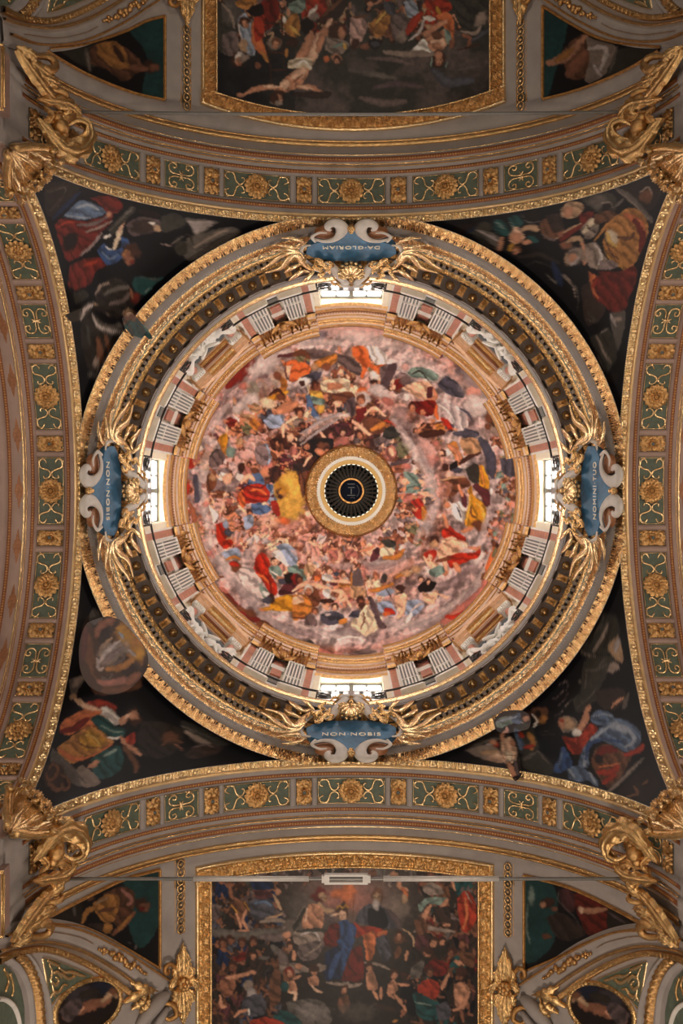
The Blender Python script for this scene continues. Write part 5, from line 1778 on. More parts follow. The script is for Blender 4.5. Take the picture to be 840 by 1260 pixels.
LR = '''
T 680 740 7
P z 430 90 470 0 560 0 560 130
P g 430 100 540 130 570 290 480 440 380 450 240 440
S s 20 440 110 400 220 250 430
S q 30 470 190 420 310 350 430
S s 10 420 170 330 330
S u 20 400 160 310 360
S u 26 510 180 440 390
P x 560 290 600 420 600 520 540 500 470 400 520 320
S C 60 560 320 540 420
S q 20 240 430 330 470 460 470
P g 290 480 460 460 530 490 460 640 400 840 230 850 250 580
S s 20 280 590 360 590 460 540
S s 14 380 580 460 480
S s 14 290 600 270 800
P q 460 600 510 520 570 560 540 620
S g 40 330 640 320 830
P z 430 680 620 580 700 860 400 860
E r 590 830 40 26
P z 0 700 230 470 250 600 200 850 0 850
S d 14 20 760 80 700 120 690
S d 10 60 830 110 780 130 700
E s 230 690 16 20
T 670 850 6
S z 160 60 60 140 40
S d 10 60 60 110 30 140 -20
S q 10 60 200 140 130 200 60
S d 10 100 110 170 20
P g 200 60 320 -30 400 -20 340 100 240 160
S s 12 240 130 340 30 380 -20
P v 370 0 560 -20 600 60 500 140 400 110
S K 26 490 120 530 80 580 50
P s 560 130 600 30 620 20 600 120
D q 60 100 220 150 180 220 200 240 260 170 310 120 290
H j x 130 240 44 170
E x 175 235 52 50
E K 122 240 24 40
E R 125 220 14 16
S K 60 240 300 290 230 310 150
S K 40 310 150 330 110
E W 235 310 34 40 60
D B 30 330 200 390 140 480 160 510 200 440 250 360 240
S b 12 350 190 440 170 500 190
S i 8 350 220 430 220 480 240
D R 60 120 330 240 340 330 240 390 280 330 380 240 470 180 440
S r 30 140 360 220 400 250 450
S R 40 270 360 340 290
D B 40 310 380 400 280 490 210 580 210 690 280 710 380 640 440 570 440 480 390 400 370 330 430 320 560 250 560 260 470
E b 560 270 90 40 20
S b 40 620 290 660 360 600 410
S b 30 340 360 420 300 480 260
S A 16 440 350 520 370 570 385
S b 30 300 470 290 560
S A 30 420 360 330 400 300 500
D N 60 340 500 380 420 460 390 560 440 640 480 600 560 560 640 470 720 400 640 350 570
S R 60 400 600 480 600 540 560
S R 40 430 680 520 620
S r 60 380 490 440 430 520 440
S o 16 400 560 480 550 560 530
E D 400 500 34 34
S R 50 590 470 690 440 730 400
S s 44 460 750 560 660 660 560 720 500
S q 26 460 750 570 650 700 520
P D 500 760 640 640 760 560 840 700 740 810 560 800
S N 26 600 780 680 760 660 700
S N 20 720 690 760 660
D B 60 160 570 230 550 310 590 390 660 380 710 320 660 240 670 180 640
S b 26 180 580 220 640
S b 22 330 600 370 680
D A 70 40 590 100 500 130 410 200 500 190 560 100 610
S B 20 100 560 130 450
P s 0 480 60 560 30 610 0 610
'''
CHER = '''
T 570 840 7
P u 0 560 200 430 330 400 400 420 330 700 150 660
P q 10 580 130 540 260 540 320 600 340 690 150 650
S x 50 160 600 300 600
S s 30 60 560 200 500 300 480
S C 30 200 530 260 520
E R 280 525 26 30
E K 250 510 36 24
D k 20 180 660 300 600 340 660 300 690
P g 480 640 620 570 760 700 740 790 520 740
S s 30 520 660 620 600
S q 10 630 580 740 700
S z 60 640 420 740 500 760 620
S d 8 620 430 760 410
S d 8 640 450 780 440
E O 660 300 60 60
E N 650 260 80 60
E D 640 270 30 30
E O 690 310 26 40
D T 20 270 350 310 300 400 280 440 330 380 370 300 390
D B 20 400 290 470 260 520 290 490 350 430 350
S b 24 290 340 370 310 460 290
E n 540 280 56 46
E K 540 310 30 26
S W 20 590 270 630 330 600 390
S l 20 500 340 560 370 590 400
P g 420 380 560 350 640 520 620 580 500 610 460 540
D B 70 430 400 470 400 520 540 480 570
S R 40 480 430 510 470
S O 50 560 440 600 500 580 570
S R 36 520 560 600 540
S K 34 350 520 330 460 370 400
E a 375 410 18 30
D k 80 320 500 400 460 440 520 460 620 440 680 350 690 330 600
S w 60 380 600 400 660
S K 46 410 510 430 530
S h 40 390 690 430 740 450 790
S K 60 390 700 420 770 440 820
S m 40 440 680 460 740 470 800
S D 30 430 820 490 800
S D 26 480 690 490 780
S q 14 360 680 460 660
'''
SHEETS['pend0'] = dk('z', (540, 700, 830, 995), 61, LR + CHER)
SHEETS['cut_painted_cherub'] = dk('u', (600, 865, 660, 975), 62, CHER); SHEETS['cut_painted_putto_cloth'] = SHEETS['cut_painted_cherub']

# ---- Coronation (below the dome) and Crucifixion (above it)
s = Sheet(255, 1055, 600, 1262, 'u', 71)
n = fbm(s.h, s.w, 60, 75, 5)[..., None]; yy = (np.arange(s.h) / s.h)[:, None, None]; xx = (np.arange(s.w) / s.w)[None, :, None]
glow = np.exp(-(((xx - .52) / .22) ** 2 + ((yy - .22) / .30) ** 2)); a = np.clip(glow * 1.2 * (.5 + n), 0, .95); s.im = s.im * (1 - a) + a * PALL['s']
a = np.clip(np.exp(-(((xx - .5) / .14) ** 2 + ((yy - .22) / .14) ** 2)) * .9, 0, .9); s.im = s.im * (1 - a) + a * PALL['P']
s.crowd(46, (258, 590), (1062, 1082), lambda x, y: True, (14, 22), 'vunmNs', 'jNdq', 'nD', None)
s.crowd(60, (260, 345), (1080, 1160), lambda x, y: True, (18, 30), 'vumiNSg', 'jNd', 'nDD', None)
s.crowd(40, (520, 590), (1080, 1150), lambda x, y: True, (18, 30), 'vuerNg', 'jNd', 'nDD', None)
s.crowd(60, (260, 340), (1150, 1260), lambda x, y: True, (20, 32), 'vuDiVSz', 'jNv', 'DnD', None)
s.crowd(50, (500, 590), (1150, 1260), lambda x, y: True, (20, 32), 'vuDVerz', 'jNv', 'DnD', None)
s.run('''
T 260 1065 4.94
E~ s 560 250 110 110
E~ q 480 380 90 60
E P 740 200 70 60
E o 770 170 50 30
S s 70 0 400 120 420 260 420 400 400
S d 50 300 430 400 440 460 400
D N 50 110 220 190 210 230 260 200 300 150 290
S G 10 120 240 160 290
S G 8 200 220 220 260 240 290
S K 22 150 290 170 340 180 390
S K 22 210 270 190 330 220 390
S K 14 165 395 230 395
S j 26 110 120 115 170 130 200
E n 160 120 24 22
D S 30 220 220 300 190 370 220 380 300 300 330 240 310
S B 20 260 230 320 220 360 240
D i 50 240 90 330 70 380 130 300 150 250 140
D V 20 250 150 340 150 380 190 280 200
S x 26 380 180 400 220 420 270
S x 18 330 320 390 310 430 290
S q 30 300 340 380 330 440 340
E K 405 160 20 22
H K r 668 195 34 20
E r 650 185 44 30
S x 34 650 230 690 270 740 270
D K 60 560 290 600 230 650 240 680 290 670 380 600 400 550 370
S k 16 580 260 570 340
P g 490 370 520 300 560 250 570 270 540 340 500 400
S q 10 500 350 540 280 570 240
D q 20 500 400 600 390 680 410 660 494 560 500 500 460
S l 16 540 420 620 400 660 450
S g 26 520 400 640 390 700 400
E K 460 420 26 22
S K 30 470 450 480 490
D r 40 690 400 760 380 840 360 850 460 760 494 680 480
H k n 790 300 28 80
E n 795 290 32 40
E k 790 305 18 24
S G 12 760 265 790 245 830 260
S G 6 770 250 765 270
E q 735 300 18 14
S i 20 770 370 840 350
E A 810 460 40 40
S m 40 690 310 740 340
H j n 70 470 30 90
H j n 115 455 24 90
H j n 185 470 30 90
H j n 255 465 28 90
T 420 1065 4.94
E o 40 190 50 90
E~ P 120 230 80 70
E~ q 330 260 100 90
S N 8 75 200 65 340
H j n 215 195 34 90
E d 215 210 24 26
D q 80 185 240 220 220 240 270 210 290
D S 70 80 340 110 270 180 230 250 250 330 320 350 370 260 380 160 360
D z 80 160 260 250 260 280 370 170 370
S m 40 280 270 330 330 360 380
D R 30 100 370 200 370 270 400 250 440 150 430 110 420
D o 70 130 420 200 400 200 500 140 500
S o 30 220 420 270 400
D S 70 210 440 270 420 290 500 220 500
E N 350 440 40 40
S x 14 370 380 430 430 440 490
E j 340 430 24 26
D R 30 0 370 90 350 120 420 60 440 0 430
D A 40 0 380 50 350 90 380 60 494 0 494
S B 14 10 390 50 370 70 440
E n 10 260 20 40
S G 10 0 265 40 255
E K 320 50 24 22
S K 30 370 70 350 120 400 150
S o 30 370 140 390 180 380 220
E x 385 200 20 30
H j n 540 60 34 90
D q 30 490 130 540 100 600 130 620 170 560 180 510 170
D T 40 460 240 510 200 580 190 640 200 600 240 530 230 480 280
S T 14 470 260 520 220 590 210
S K 34 540 240 510 290 495 350
S K 34 640 210 600 270 560 330
S K 16 490 370 510 340
S K 20 620 360 660 360
D v 70 560 260 640 250 660 330 580 340
S q 30 440 400 520 380 600 390 680 400
D R 70 700 200 760 150 810 220 820 320 770 400 730 390 710 300
S o 20 750 200 760 300 740 380
S K 20 690 150 670 90 660 70
S q 10 750 150 790 230
H K n 560 470 30 120
H K n 610 465 26 100
H j n 735 480 26 90
T 260 1160 4.94
S d 60 400 40 440 100 420 170
S s 40 370 20 400 60
E K 470 20 24 40
S K 30 500 50 500 100
D d 40 530 10 680 -10 640 90 560 110 520 70
S q 14 560 80 640 30 670 0
D i 60 690 60 760 20 850 20 850 220 760 220 690 220
S A 44 780 60 740 140 720 210
S B 14 800 60 790 200
S A 20 830 100 820 210
D q 20 390 130 500 120 600 150 690 130 680 170 560 180 430 190
E q 650 150 40 26
E K 530 145 22 20
D N 60 430 180 480 150 510 200 450 250
H K r 475 180 30 90
S K 26 500 220 540 200
D K 70 455 240 500 230 520 290 460 300
S k 26 480 300 510 310 500 370
E k 505 375 20 10
H K h 625 170 32 90
E h 625 155 34 22
D K 50 580 210 640 200 650 250 600 260
S k 20 610 260 640 290 670 300
E e 445 270 26 36
D N 30 380 160 410 140 420 340 360 380 350 250
D s 20 450 360 600 340 700 380 720 494 540 494 470 420
E~ C 620 420 110 60
S q 20 700 240 780 250 830 240
H j n 800 290 26 90
D N 60 770 330 830 320 830 420 770 400
S j 40 780 350 800 420
D j 40 50 230 120 200 150 260 100 330 60 310
S K 30 90 210 170 200 250 175
S K 24 50 320 60 380 90 390
H j n 130 145 34 80
E K 250 180 22 16
D r 10 130 90 200 50 210 100 150 110
H K n 250 80 26 60
E s 320 90 36 14
H q q 225 265 36 90
E C 240 310 34 40
D S 30 190 340 280 310 330 350 320 430 230 450 180 420
S K 24 140 450 170 420 220 410
E W 226 420 8 26
D e 20 380 440 440 410 540 470 520 500 370 500
D R 20 240 470 330 450 430 480 420 500 240 500
S j 16 300 270 320 280
T 420 1160 4.94
D A 70 0 20 60 0 40 140 0 200
D r 60 60 40 120 30 130 220 20 230 0 210
S r 40 30 220 110 210
S q 30 0 250 60 260 120 250
D o 80 140 0 200 0 190 90 150 100
D S 80 210 10 280 0 300 80 250 110
S K 24 400 50 390 100
S N 40 330 90 350 30
S q 20 140 120 220 130 290 160
E K 170 150 24 24
D K 70 150 180 190 170 220 270 180 290 150 270
S K 24 190 290 220 340
S K 22 240 270 240 340
H K n 318 195 28 90
D K 60 280 250 320 220 340 270 330 300 280 310
S K 20 340 250 410 260
S K 22 320 310 350 350 390 410
S K 24 280 300 320 340
S v 40 200 370 280 400 320 410
E~ s 100 420 140 60
D s 40 420 150 500 100 480 200 420 220
H K n 525 65 32 160
E n 530 50 30 24
D r 40 500 150 560 100 650 130 620 200 540 190
H j n 535 180 32 80
D R 40 460 260 520 220 590 250 580 330 500 350 460 300
S R 40 480 300 560 270
D e 30 420 320 460 300 560 350 620 380 600 460 500 470 440 400
S T 14 450 360 540 380
D S 40 570 380 640 360 660 450 590 470
D z 60 390 300 430 320 450 440 400 420
H j n 665 60 30 110
S K 40 690 110 740 130
S K 30 650 190 620 250 610 280
H j n 720 190 40 110
E n 730 180 40 30
D K 50 680 250 740 240 780 300 740 400 690 370
S K 34 770 310 740 380 680 410
S j 24 720 410 740 480
S O 16 310 480 340 470
S N 20 420 480 500 490
E j 730 15 24 24
D N 30 700 50 800 70 800 150 730 120
''')
s.run('''
T 420 1065 4.94
H x N 215 188 42 90
E l 210 238 26 36
D N 60 440 330 500 320 520 400 460 420
H K n 348 425 30 90
T 260 1065 4.94
H x r 672 182 44 40
H k n 794 292 40 90
S G 12 758 258 775 244 795 256 812 242 832 256
D A 70 770 340 820 330 850 380 850 494 780 494 750 420
D r 50 715 360 770 350 780 430 740 470 700 430
S k 20 740 300 765 290
T 420 1160 4.94
H K n 15 285 26 90
H K n 170 150 28 90
T 260 1160 4.94
H K h 475 22 26 90
''')
s.done(2.0, .2, .85); SHEETS['south'] = (s, .82)
s = Sheet(255, -2, 612, 165, 'g', 81)
n = fbm(s.h, s.w, 55, 85, 5)[..., None]; yy = (np.arange(s.h) / s.h)[:, None, None]; xx = (np.arange(s.w) / s.w)[None, :, None]
a = np.clip((.42 - xx) * 2.2 + (n - .5), 0, 1) * np.clip(yy * 1.3 + .3, 0, 1); s.im = s.im * (1 - a) + a * PALL['z']
a = np.clip((n - .45) * 4, 0, .75) * (xx > .3); s.im = s.im * (1 - a) + a * PALL['d']
a = np.clip((xx - .8) * 2.6 + (yy - .7), 0, .75); s.im = s.im * (1 - a) + a * PALL['D']
s.crowd(44, (262, 600), (-2, 40), lambda x, y: True, (20, 32), 'NvRtnSdm', 'jKx', 'nDh', lambda x, y: 90)
s.run('''
T 260 0 4.667
P g 20 20 120 10 160 120 140 220 80 300 30 260
E s 110 60 60 90
S q 20 60 20 110 80 130 160
D d 60 60 200 140 180 150 300 70 310
D b 60 150 100 200 80 240 200 250 310 200 300 160 180
S l 12 160 110 160 180 200 280
H K n 190 130 30 60
E x 180 260 30 44
E h 150 345 52 46
H K W 160 345 34 100
E q 190 330 24 40 60
E j 266 375 18 20
S o 60 250 120 260 220 300 310
S O 24 290 300 320 350
S o 46 320 60 380 90 410 100
D r 60 290 0 380 0 380 110 300 180 250 120
D R 40 240 100 300 80 300 200 250 230
P D 190 60 280 20 300 80 240 90
D O 10 130 10 230 -10 260 10 200 50 150 40
D T 30 440 20 520 -10 540 40 500 80 450 60
D O 70 410 140 480 70 510 140 490 210 440 200
S y 24 450 150 500 200
E W 415 115 16 24
S n 14 303 110 330 330 345 480
S n 14 402 50 405 200 420 420
S n 14 325 300 420 305
S n 12 340 400 430 400
E q 362 248 42 46
H K N 366 250 30 90
S n 12 310 130 405 135
E h 465 245 36 30
S O 26 430 280 430 320
D R 40 540 0 640 -10 660 60 590 110 550 60
E q 590 90 30 30
E W 580 60 14 50 40
E D 550 150 40 50
P v 660 90 760 -10 790 0 720 120
S N 30 640 90 740 0
S n 18 480 330 600 170 690 60
S K 60 570 190 560 250 500 340
S k 70 620 200 580 300 560 360
S K 50 670 140 640 200 610 290
S k 30 690 110 660 150
S j 16 700 130 720 125
S K 70 560 210 540 280 500 330
D w 20 440 350 500 330 570 340 570 400 500 390 440 390
S W 16 480 380 530 350 570 390
D K 60 390 480 440 430 500 390 560 400 520 480 450 520 400 530
S k 60 470 440 510 420 530 400
S k 50 400 500 440 470
S j 12 470 470 520 430
S K 36 400 510 320 500 240 515 190 540
S k 20 390 500 300 495
E K 165 545 24 16
S K 36 490 500 560 500 630 530
S k 18 500 495 580 510
E j 650 540 24 16
H K n 385 560 38 90
E W 370 585 40 14
E n 360 565 30 30
E q 385 590 26 16
S v 40 480 540 620 545 680 540
S n 7 605 500 720 390 820 290
E n 720 190 56 60
E K 745 190 24 40
D q 40 660 210 760 230 790 260 740 310 660 290
S y 20 760 250 770 280
S T 20 700 270 750 250
E K 715 330 34 26
H K n 720 345 22 90
E o 660 340 20 20
D K 60 800 120 850 100 850 260 810 250
S v 40 780 60 800 160
T 430 0 4.667
S K 60 20 170 60 140
D p 60 0 100 70 100 100 150 70 230 20 280 0 240
E n 30 250 30 36
S j 40 70 270 110 260
D O 40 110 140 190 60 260 10 250 80 200 190 150 210
S y 24 150 130 230 50
S n 8 140 160 260 20
E D 145 245 34 32
E S 145 250 26 20
S N 14 20 100 100 90
D S 40 190 0 260 20 250 90 200 60
D b 30 310 10 360 0 400 70 380 110 330 90
D d 60 230 100 300 70 350 150 280 230 250 220
E q 295 210 34 40
S R 50 330 190 370 130 410 80
S l 20 340 230 400 180 430 110
S W 34 430 100 480 110
S o 60 430 30 520 40 540 90
D R 30 420 0 560 0 580 60 480 70
S G 24 500 40 520 90
D o 50 490 90 560 70 600 130 590 260 560 240 540 160
S K 40 440 190 500 150 550 120
E K 450 190 40 24 -20
D K 40 430 220 500 190 550 170 560 250 500 300 450 270
S k 36 470 240 520 230 540 260
E N 500 200 36 26
D W 30 350 290 420 220 460 280 490 300 420 310
S q 16 360 300 430 290
D T 60 540 160 580 190 570 250 550 230
S j 34 590 220 580 270
E n 500 350 44 46
H K n 510 340 38 90
S T 12 470 330 465 380
S T 8 560 350 550 390
E K 510 320 24 26
S j 14 490 430 525 425
D g 30 580 0 780 0 790 120 740 200 660 180 610 100
E q 750 110 30 60 30
S q 20 640 180 720 190 750 150
S j 26 650 200 690 220 680 260
S n 10 620 285 700 265 750 255
S S 24 700 230 800 170
S q 40 200 300 330 310 480 310
S d 30 100 330 240 340 360 370
S s 40 0 400 120 420 260 450
S m 40 140 500 280 480 420 500
S d 50 60 560 200 590 320 580
S S 60 480 400 560 470 700 460
S s 16 620 400 740 380
E s 784 355 8 8
''')
s.done(2.0, .18, .85); SHEETS['north'] = (s, .8)
SHEETS['pr_bl'] = dk('z', (40, 1055, 215, 1200), 91, '''
T 50 1060 5.25
P e 520 130 760 50 760 400 640 560 560 400 600 250
E~ e 600 180 100 70
D N 60 400 200 520 160 600 200 590 320 520 420 440 360
S P 30 520 180 580 240 560 280
D O 60 330 270 420 210 500 230 480 360 420 400 340 310
S O 40 260 390 300 320 360 290
S x 20 350 270 430 230
S N 30 380 320 470 300
S j 40 600 330 540 400 460 470
S O 26 580 350 500 440
E O 420 430 40 40
H N n 660 285 46 20
E j 670 290 40 34
E r 650 300 24 16
P u 0 380 200 280 260 250 250 400 120 410
S s 20 210 280 215 350
S s 10 30 385 110 385
E j 320 230 30 26
S s 16 200 400 290 420
D v 60 300 400 400 400 380 470 320 460
S s 10 560 520 580 530
E s 610 550 10 20
''', .45)
SHEETS['pr_br'] = dk('z', (635, 1060, 815, 1205), 92, '''
T 635 1060 4.8
P e 40 80 160 90 240 200 220 480 60 600 40 400
E~ e 120 460 90 90
E T 90 200 20 60
S T 16 70 250 60 380 80 480
D v 60 180 330 260 300 360 360 420 420 300 470 220 420
D r 40 320 190 440 190 540 240 540 390 430 430 370 330
D V 60 250 170 330 150 340 290 280 270
S s 10 250 180 250 230 330 310 390 400
S K 40 380 290 450 290 530 280
E k 382 285 20 26
H j n 170 250 30 150
E n 185 240 40 30
E K 158 255 20 22
E j 225 280 24 20
E N 175 440 34 18
P u 540 260 700 340 800 390 560 410
S m 20 550 300 640 360
''', .45)
SHEETS['pr_tl'] = dk('z', (45, 10, 215, 130), 93, '''
T 0 0 4
P g 230 230 430 180 500 300 420 330 300 260
P e 620 140 820 60 820 480 700 470 720 280
D N 50 440 230 540 200 650 260 700 320 660 370 600 400 520 340 440 310
D O 50 470 220 560 200 620 270 600 340 520 310
S O 40 480 260 560 300 640 330
S n 30 560 230 600 300
H N n 745 330 36 20
S j 40 640 330 720 340
E j 760 330 26 22
S s 26 420 240 440 350
S q 10 425 260 440 340
''', .45)
SHEETS['pr_tr'] = dk('z', (660, 0, 820, 130), 94, '''
T 420 0 2
P e 495 10 560 30 520 200 495 240
D N 60 540 130 580 90 620 80 640 130 600 190 560 190
S K 26 510 155 550 140 600 90
S j 40 560 180 600 130
S O 16 530 150 570 120
P q 600 90 670 110 680 140 640 190 600 200 610 140
S c 16 610 120 650 120 640 170
S l 10 620 160 640 190
P g 680 120 790 110 700 170 650 190
S s 8 680 115 660 180
P u 600 60 700 90 680 110 610 90
''', .45)
SHEETS['oval'] = dk('D', (55, 1195, 160, 1285), 95, '''
T 0 1130 3.36
E~ S 320 310 80 40
E~ i 430 280 60 40
S j 50 300 390 370 360 450 340
S K 30 260 410 340 370
S x 26 420 340 460 310 480 320
D m 30 240 380 300 330 340 360 280 430
E N 470 300 20 20
S u 40 330 320 400 300
''')
# ---------------------------------------------------------------- dome fresco
def canvas(P):       # position of a surface point on the painter's sheet (sight-line units)
    return CX + F * P[..., 0] / P[..., 2], CY + F * P[..., 1] / P[..., 2]
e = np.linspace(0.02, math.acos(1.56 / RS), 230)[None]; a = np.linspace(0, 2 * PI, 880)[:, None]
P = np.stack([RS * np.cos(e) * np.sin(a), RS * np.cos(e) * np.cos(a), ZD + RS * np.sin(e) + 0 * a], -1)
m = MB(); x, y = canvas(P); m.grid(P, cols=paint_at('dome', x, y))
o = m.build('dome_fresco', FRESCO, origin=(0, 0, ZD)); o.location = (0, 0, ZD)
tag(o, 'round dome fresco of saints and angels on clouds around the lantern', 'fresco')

# ---------------------------------------------------------------- pendentives
PENL = ['pendentive fresco of a seated figure in blue cloak over red, lower right', 'pendentive fresco of a bearded figure in orange drapery, upper right',
        'pendentive fresco of a figure in red above a dark winged angel, upper left', 'pendentive fresco of a figure in orange reaching to a glowing cloud, lower left']
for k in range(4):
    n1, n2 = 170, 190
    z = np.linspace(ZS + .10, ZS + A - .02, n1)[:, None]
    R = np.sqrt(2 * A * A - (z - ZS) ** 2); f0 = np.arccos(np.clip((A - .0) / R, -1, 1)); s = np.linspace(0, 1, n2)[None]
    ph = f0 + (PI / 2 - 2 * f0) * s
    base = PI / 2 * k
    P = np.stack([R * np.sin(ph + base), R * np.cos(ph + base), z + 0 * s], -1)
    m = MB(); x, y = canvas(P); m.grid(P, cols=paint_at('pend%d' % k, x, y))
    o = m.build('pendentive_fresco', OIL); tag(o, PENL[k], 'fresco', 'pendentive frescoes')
    PEND = globals().setdefault('PENDS', []); PEND.append(o)
def cutout(k, nm, outline, zlift):
    """painted cut-out that overlaps the gilt mouldings: a thin curved board standing just proud of the borders"""
    out = spline(outline + outline[:1], 120)[:-1]
    c = out.mean(0); kk = np.linspace(0, 1, 44)[None, :, None]
    G = c + (out[:, None] - c) * kk                       # (120, 44, 2)
    dx, dy = (G[..., 0] - CX) / F, (G[..., 1] - CY) / F
    # board follows a smooth surface between pendentive and cornice
    q = 1 + dx ** 2 + dy ** 2; b = ZS; cc = ZS ** 2 - 2 * A * A
    z = (b + np.sqrt(b * b - q * cc)) / q
    r = np.hypot(dx, dy) * F
    z = np.minimum(z, zlift(r, G[..., 0], G[..., 1])); P = np.stack([dx * z, dy * z, z], -1)
    m = MB(); m.grid(P, closed=True, cols=paint_at('cut_' + nm, G[..., 0], G[..., 1]))
    back = np.stack([P[:, -1], P[:, -1] * 1.004], 1); m.grid(back, closed=True, cols=np.full((back.shape[0] * 2, 3), .03))
    o = m.build(nm, OIL, PENDS[k]); return o
ringz = lambda r: np.interp(r, [283, 292, 300, 316, 330, 342, 360, 420], [26.9, 26.7, 26.4, 25.9, 25.2, 24.75, 24.3, 20.6])
cutout(3, 'painted_cloud', [(132, 758), (146, 762), (158, 772), (168, 784), (180, 800), (181, 822), (165, 843), (150, 852), (132, 854), (112, 846), (100, 828), (97, 806), (99, 786), (106, 768), (118, 762)], lambda r, x, y: ringz(r))
cutout(2, 'painted_wing', [(150, 392), (158, 384), (166, 388), (173, 396), (179, 402), (184, 409), (187, 416), (183, 417), (178, 413), (174, 416), (168, 414), (162, 412), (156, 406), (152, 400)], lambda r, x, y: ringz(r))
cutout(2, 'painted_cloth', [(80, 388), (88, 384), (98, 380), (106, 376), (112, 380), (108, 388), (98, 394), (88, 396)], lambda r, x, y: np.interp(x, [78, 100, 112], [22.9, 23.7, 30]))
cutout(0, 'painted_cherub', [(614, 897), (624, 895), (634, 902), (640, 916), (640, 938), (642, 952), (634, 961), (628, 952), (622, 936), (614, 920)], lambda r, x, y: np.interp(y, [900, 930, 950, 970], [30, 24.6, 24.35, 24.1]))
cutout(0, 'painted_putto_cloth', [(607, 886), (618, 876), (640, 874), (652, 882), (650, 896), (636, 900), (620, 902), (610, 898)], lambda r, x, y: ringz(r))

# ---------------------------------------------------------------- paintings, frames and stucco of the nave vault
GUIL = None
def strip_on(mb, side, pts, w, h0, relief=None, n=120, m_=7, pitch=.2, amp=.04, rise=0.0):
    """ribbon of width w metres along frame positions pts on the barrel; carved if relief given"""
    p = spline(pts, n); th, v = tv(*((p[:, 0] - CX, p[:, 1] - CY) if side == 0 else (CX - p[:, 0], CY - p[:, 1])))
    s = th * A; T = np.stack([np.gradient(s), np.gradient(v)], -1); T /= np.linalg.norm(T, axis=1)[:, None] + 1e-9
    L = np.concatenate([[0], np.cumsum(np.hypot(np.diff(s), np.diff(v)))])
    t = np.linspace(0, 1, m_)[None]; off = (t - .5) * w
    S = s[:, None] - T[:, 1:2] * off; V = v[:, None] + T[:, 0:1] * off
    h = h0 + rise * np.sin(PI * t) + 0 * S
    if relief is not None: h = h + amp * relief(L[:, None], t, pitch)
    h = h.copy(); h[:, 0] = h[:, -1] = -.02
    mb.grid(arch(S / A, V, h))
def beads_on(mb, side, pts, gap, r, h):
    p = spline(pts, 400); th, v = tv(*((p[:, 0] - CX, p[:, 1] - CY) if side == 0 else (CX - p[:, 0], CY - p[:, 1])))
    s = th * A; L = np.concatenate([[0], np.cumsum(np.hypot(np.diff(s), np.diff(v)))]); q = np.arange(0, L[-1], gap)
    th, v = np.interp(q, L, th), np.interp(q, L, v); mb.beads(arch(th, v, h), arch_t(th), arch_n(th), r)

def painting(side, name, xl, xr, vcrown, vcorner, label, pl):
    """big framed canvas of an arm: xl, xr are the frame's outer sides (local sight-line units from the zenith)"""
    thl, thr = [float(tv(x, 460)[0]) for x in (xl, xr)]
    root = empty(name, (0, 0, 0)); fw = .40
    v0 = lambda th: vcrown + (vcorner - vcrown) * (np.asarray(th) / thr) ** 2
    thi = np.linspace(thl + .34 / A, thr - .34 / A, 330)[:, None]; k = np.linspace(0, 1, 215)[None]
    V = v0(thi) + .34 + (12.1 - v0(thi) - .34) * k
    P = arch(thi, V, .02); a = -side * PI / 2
    W = P @ np.array(Matrix.Rotation(a, 3, 'Z')).T; x, y = canvas(W)
    m = MB(); m.grid(P, cols=paint_at(pl, x, y)); m.build('canvas', OIL, root)
    # frame: end rail along the arch, two side rails, each with carved band, plain fillets and a bead row
    for part in ('end', 'far', 'left', 'right'):
        n = 900; t = np.linspace(0, 1, 17)[None]
        if part in ('end', 'far'):
            th = np.linspace(thl, thr, n)[:, None]; f = (lambda d: (th + 0 * d, v0(th) + d)) if part == 'end' else (lambda d: (th + 0 * d, 12.45 - d + 0 * th))
            L = th * A
        else:
            vv = np.linspace(0, 1, n)[:, None]; e = thl if part == 'left' else thr; sg = 1 if part == 'left' else -1
            f = lambda d: (e + sg * d / A + 0 * vv, v0(np.array(e)) + d * .6 + (12.45 - v0(np.array(e))) * vv); L = vv * 4.5
        m = MB(); T, V = f(.075 + .26 * t); h = .05 + .10 * leafrelief(L, t, .36); h[:, 0] = h[:, -1] = .02; m.grid(arch(T, V, h)); fr = m.build('frame_rail', GOLDR if side else GOLD, root)
        m = MB(); prof = np.array([(0, -.02), (.01, .05), (.04, .075), (.075, .04)]); T, V = f(prof[None, :, 0]); m.grid(arch(T, V, prof[None, :, 1] + 0 * T)); m.build('outer_fillet', GOLDP, fr)
        m = MB(); prof = np.array([(.335, .04), (.35, .07), (.375, .06), (.385, .0)]); T, V = f(prof[None, :, 0]); m.grid(arch(T, V, prof[None, :, 1] + 0 * T)); m.build('inner_fillet', GOLD, fr)
        q = np.linspace(.002, .998, 85 if part in ('left', 'right') else 110); T, V = f(np.array([[.355]])); T, V = np.broadcast_arrays(T, V); i = (q * (n - 1)).astype(int)
        m = MB(); th_ = T[i, 0]; m.beads(arch(th_, V[i, 0], .065), arch_t(th_), arch_n(th_), .024); tag(m.build('bead_row', GOLDP, fr), kind='stuff')
    root.rotation_euler.z = a
    return tag(root, label, 'painting')
painting(0, 'ceiling_painting', -192, 176, 8.10, 8.12, 'gilt framed vault painting of a woman in blue crowned on clouds', 'south')
painting(2, 'ceiling_painting', -190, 185, 8.08, 8.38, 'gilt framed vault painting of a man on an upturned cross beside a ladder', 'north')

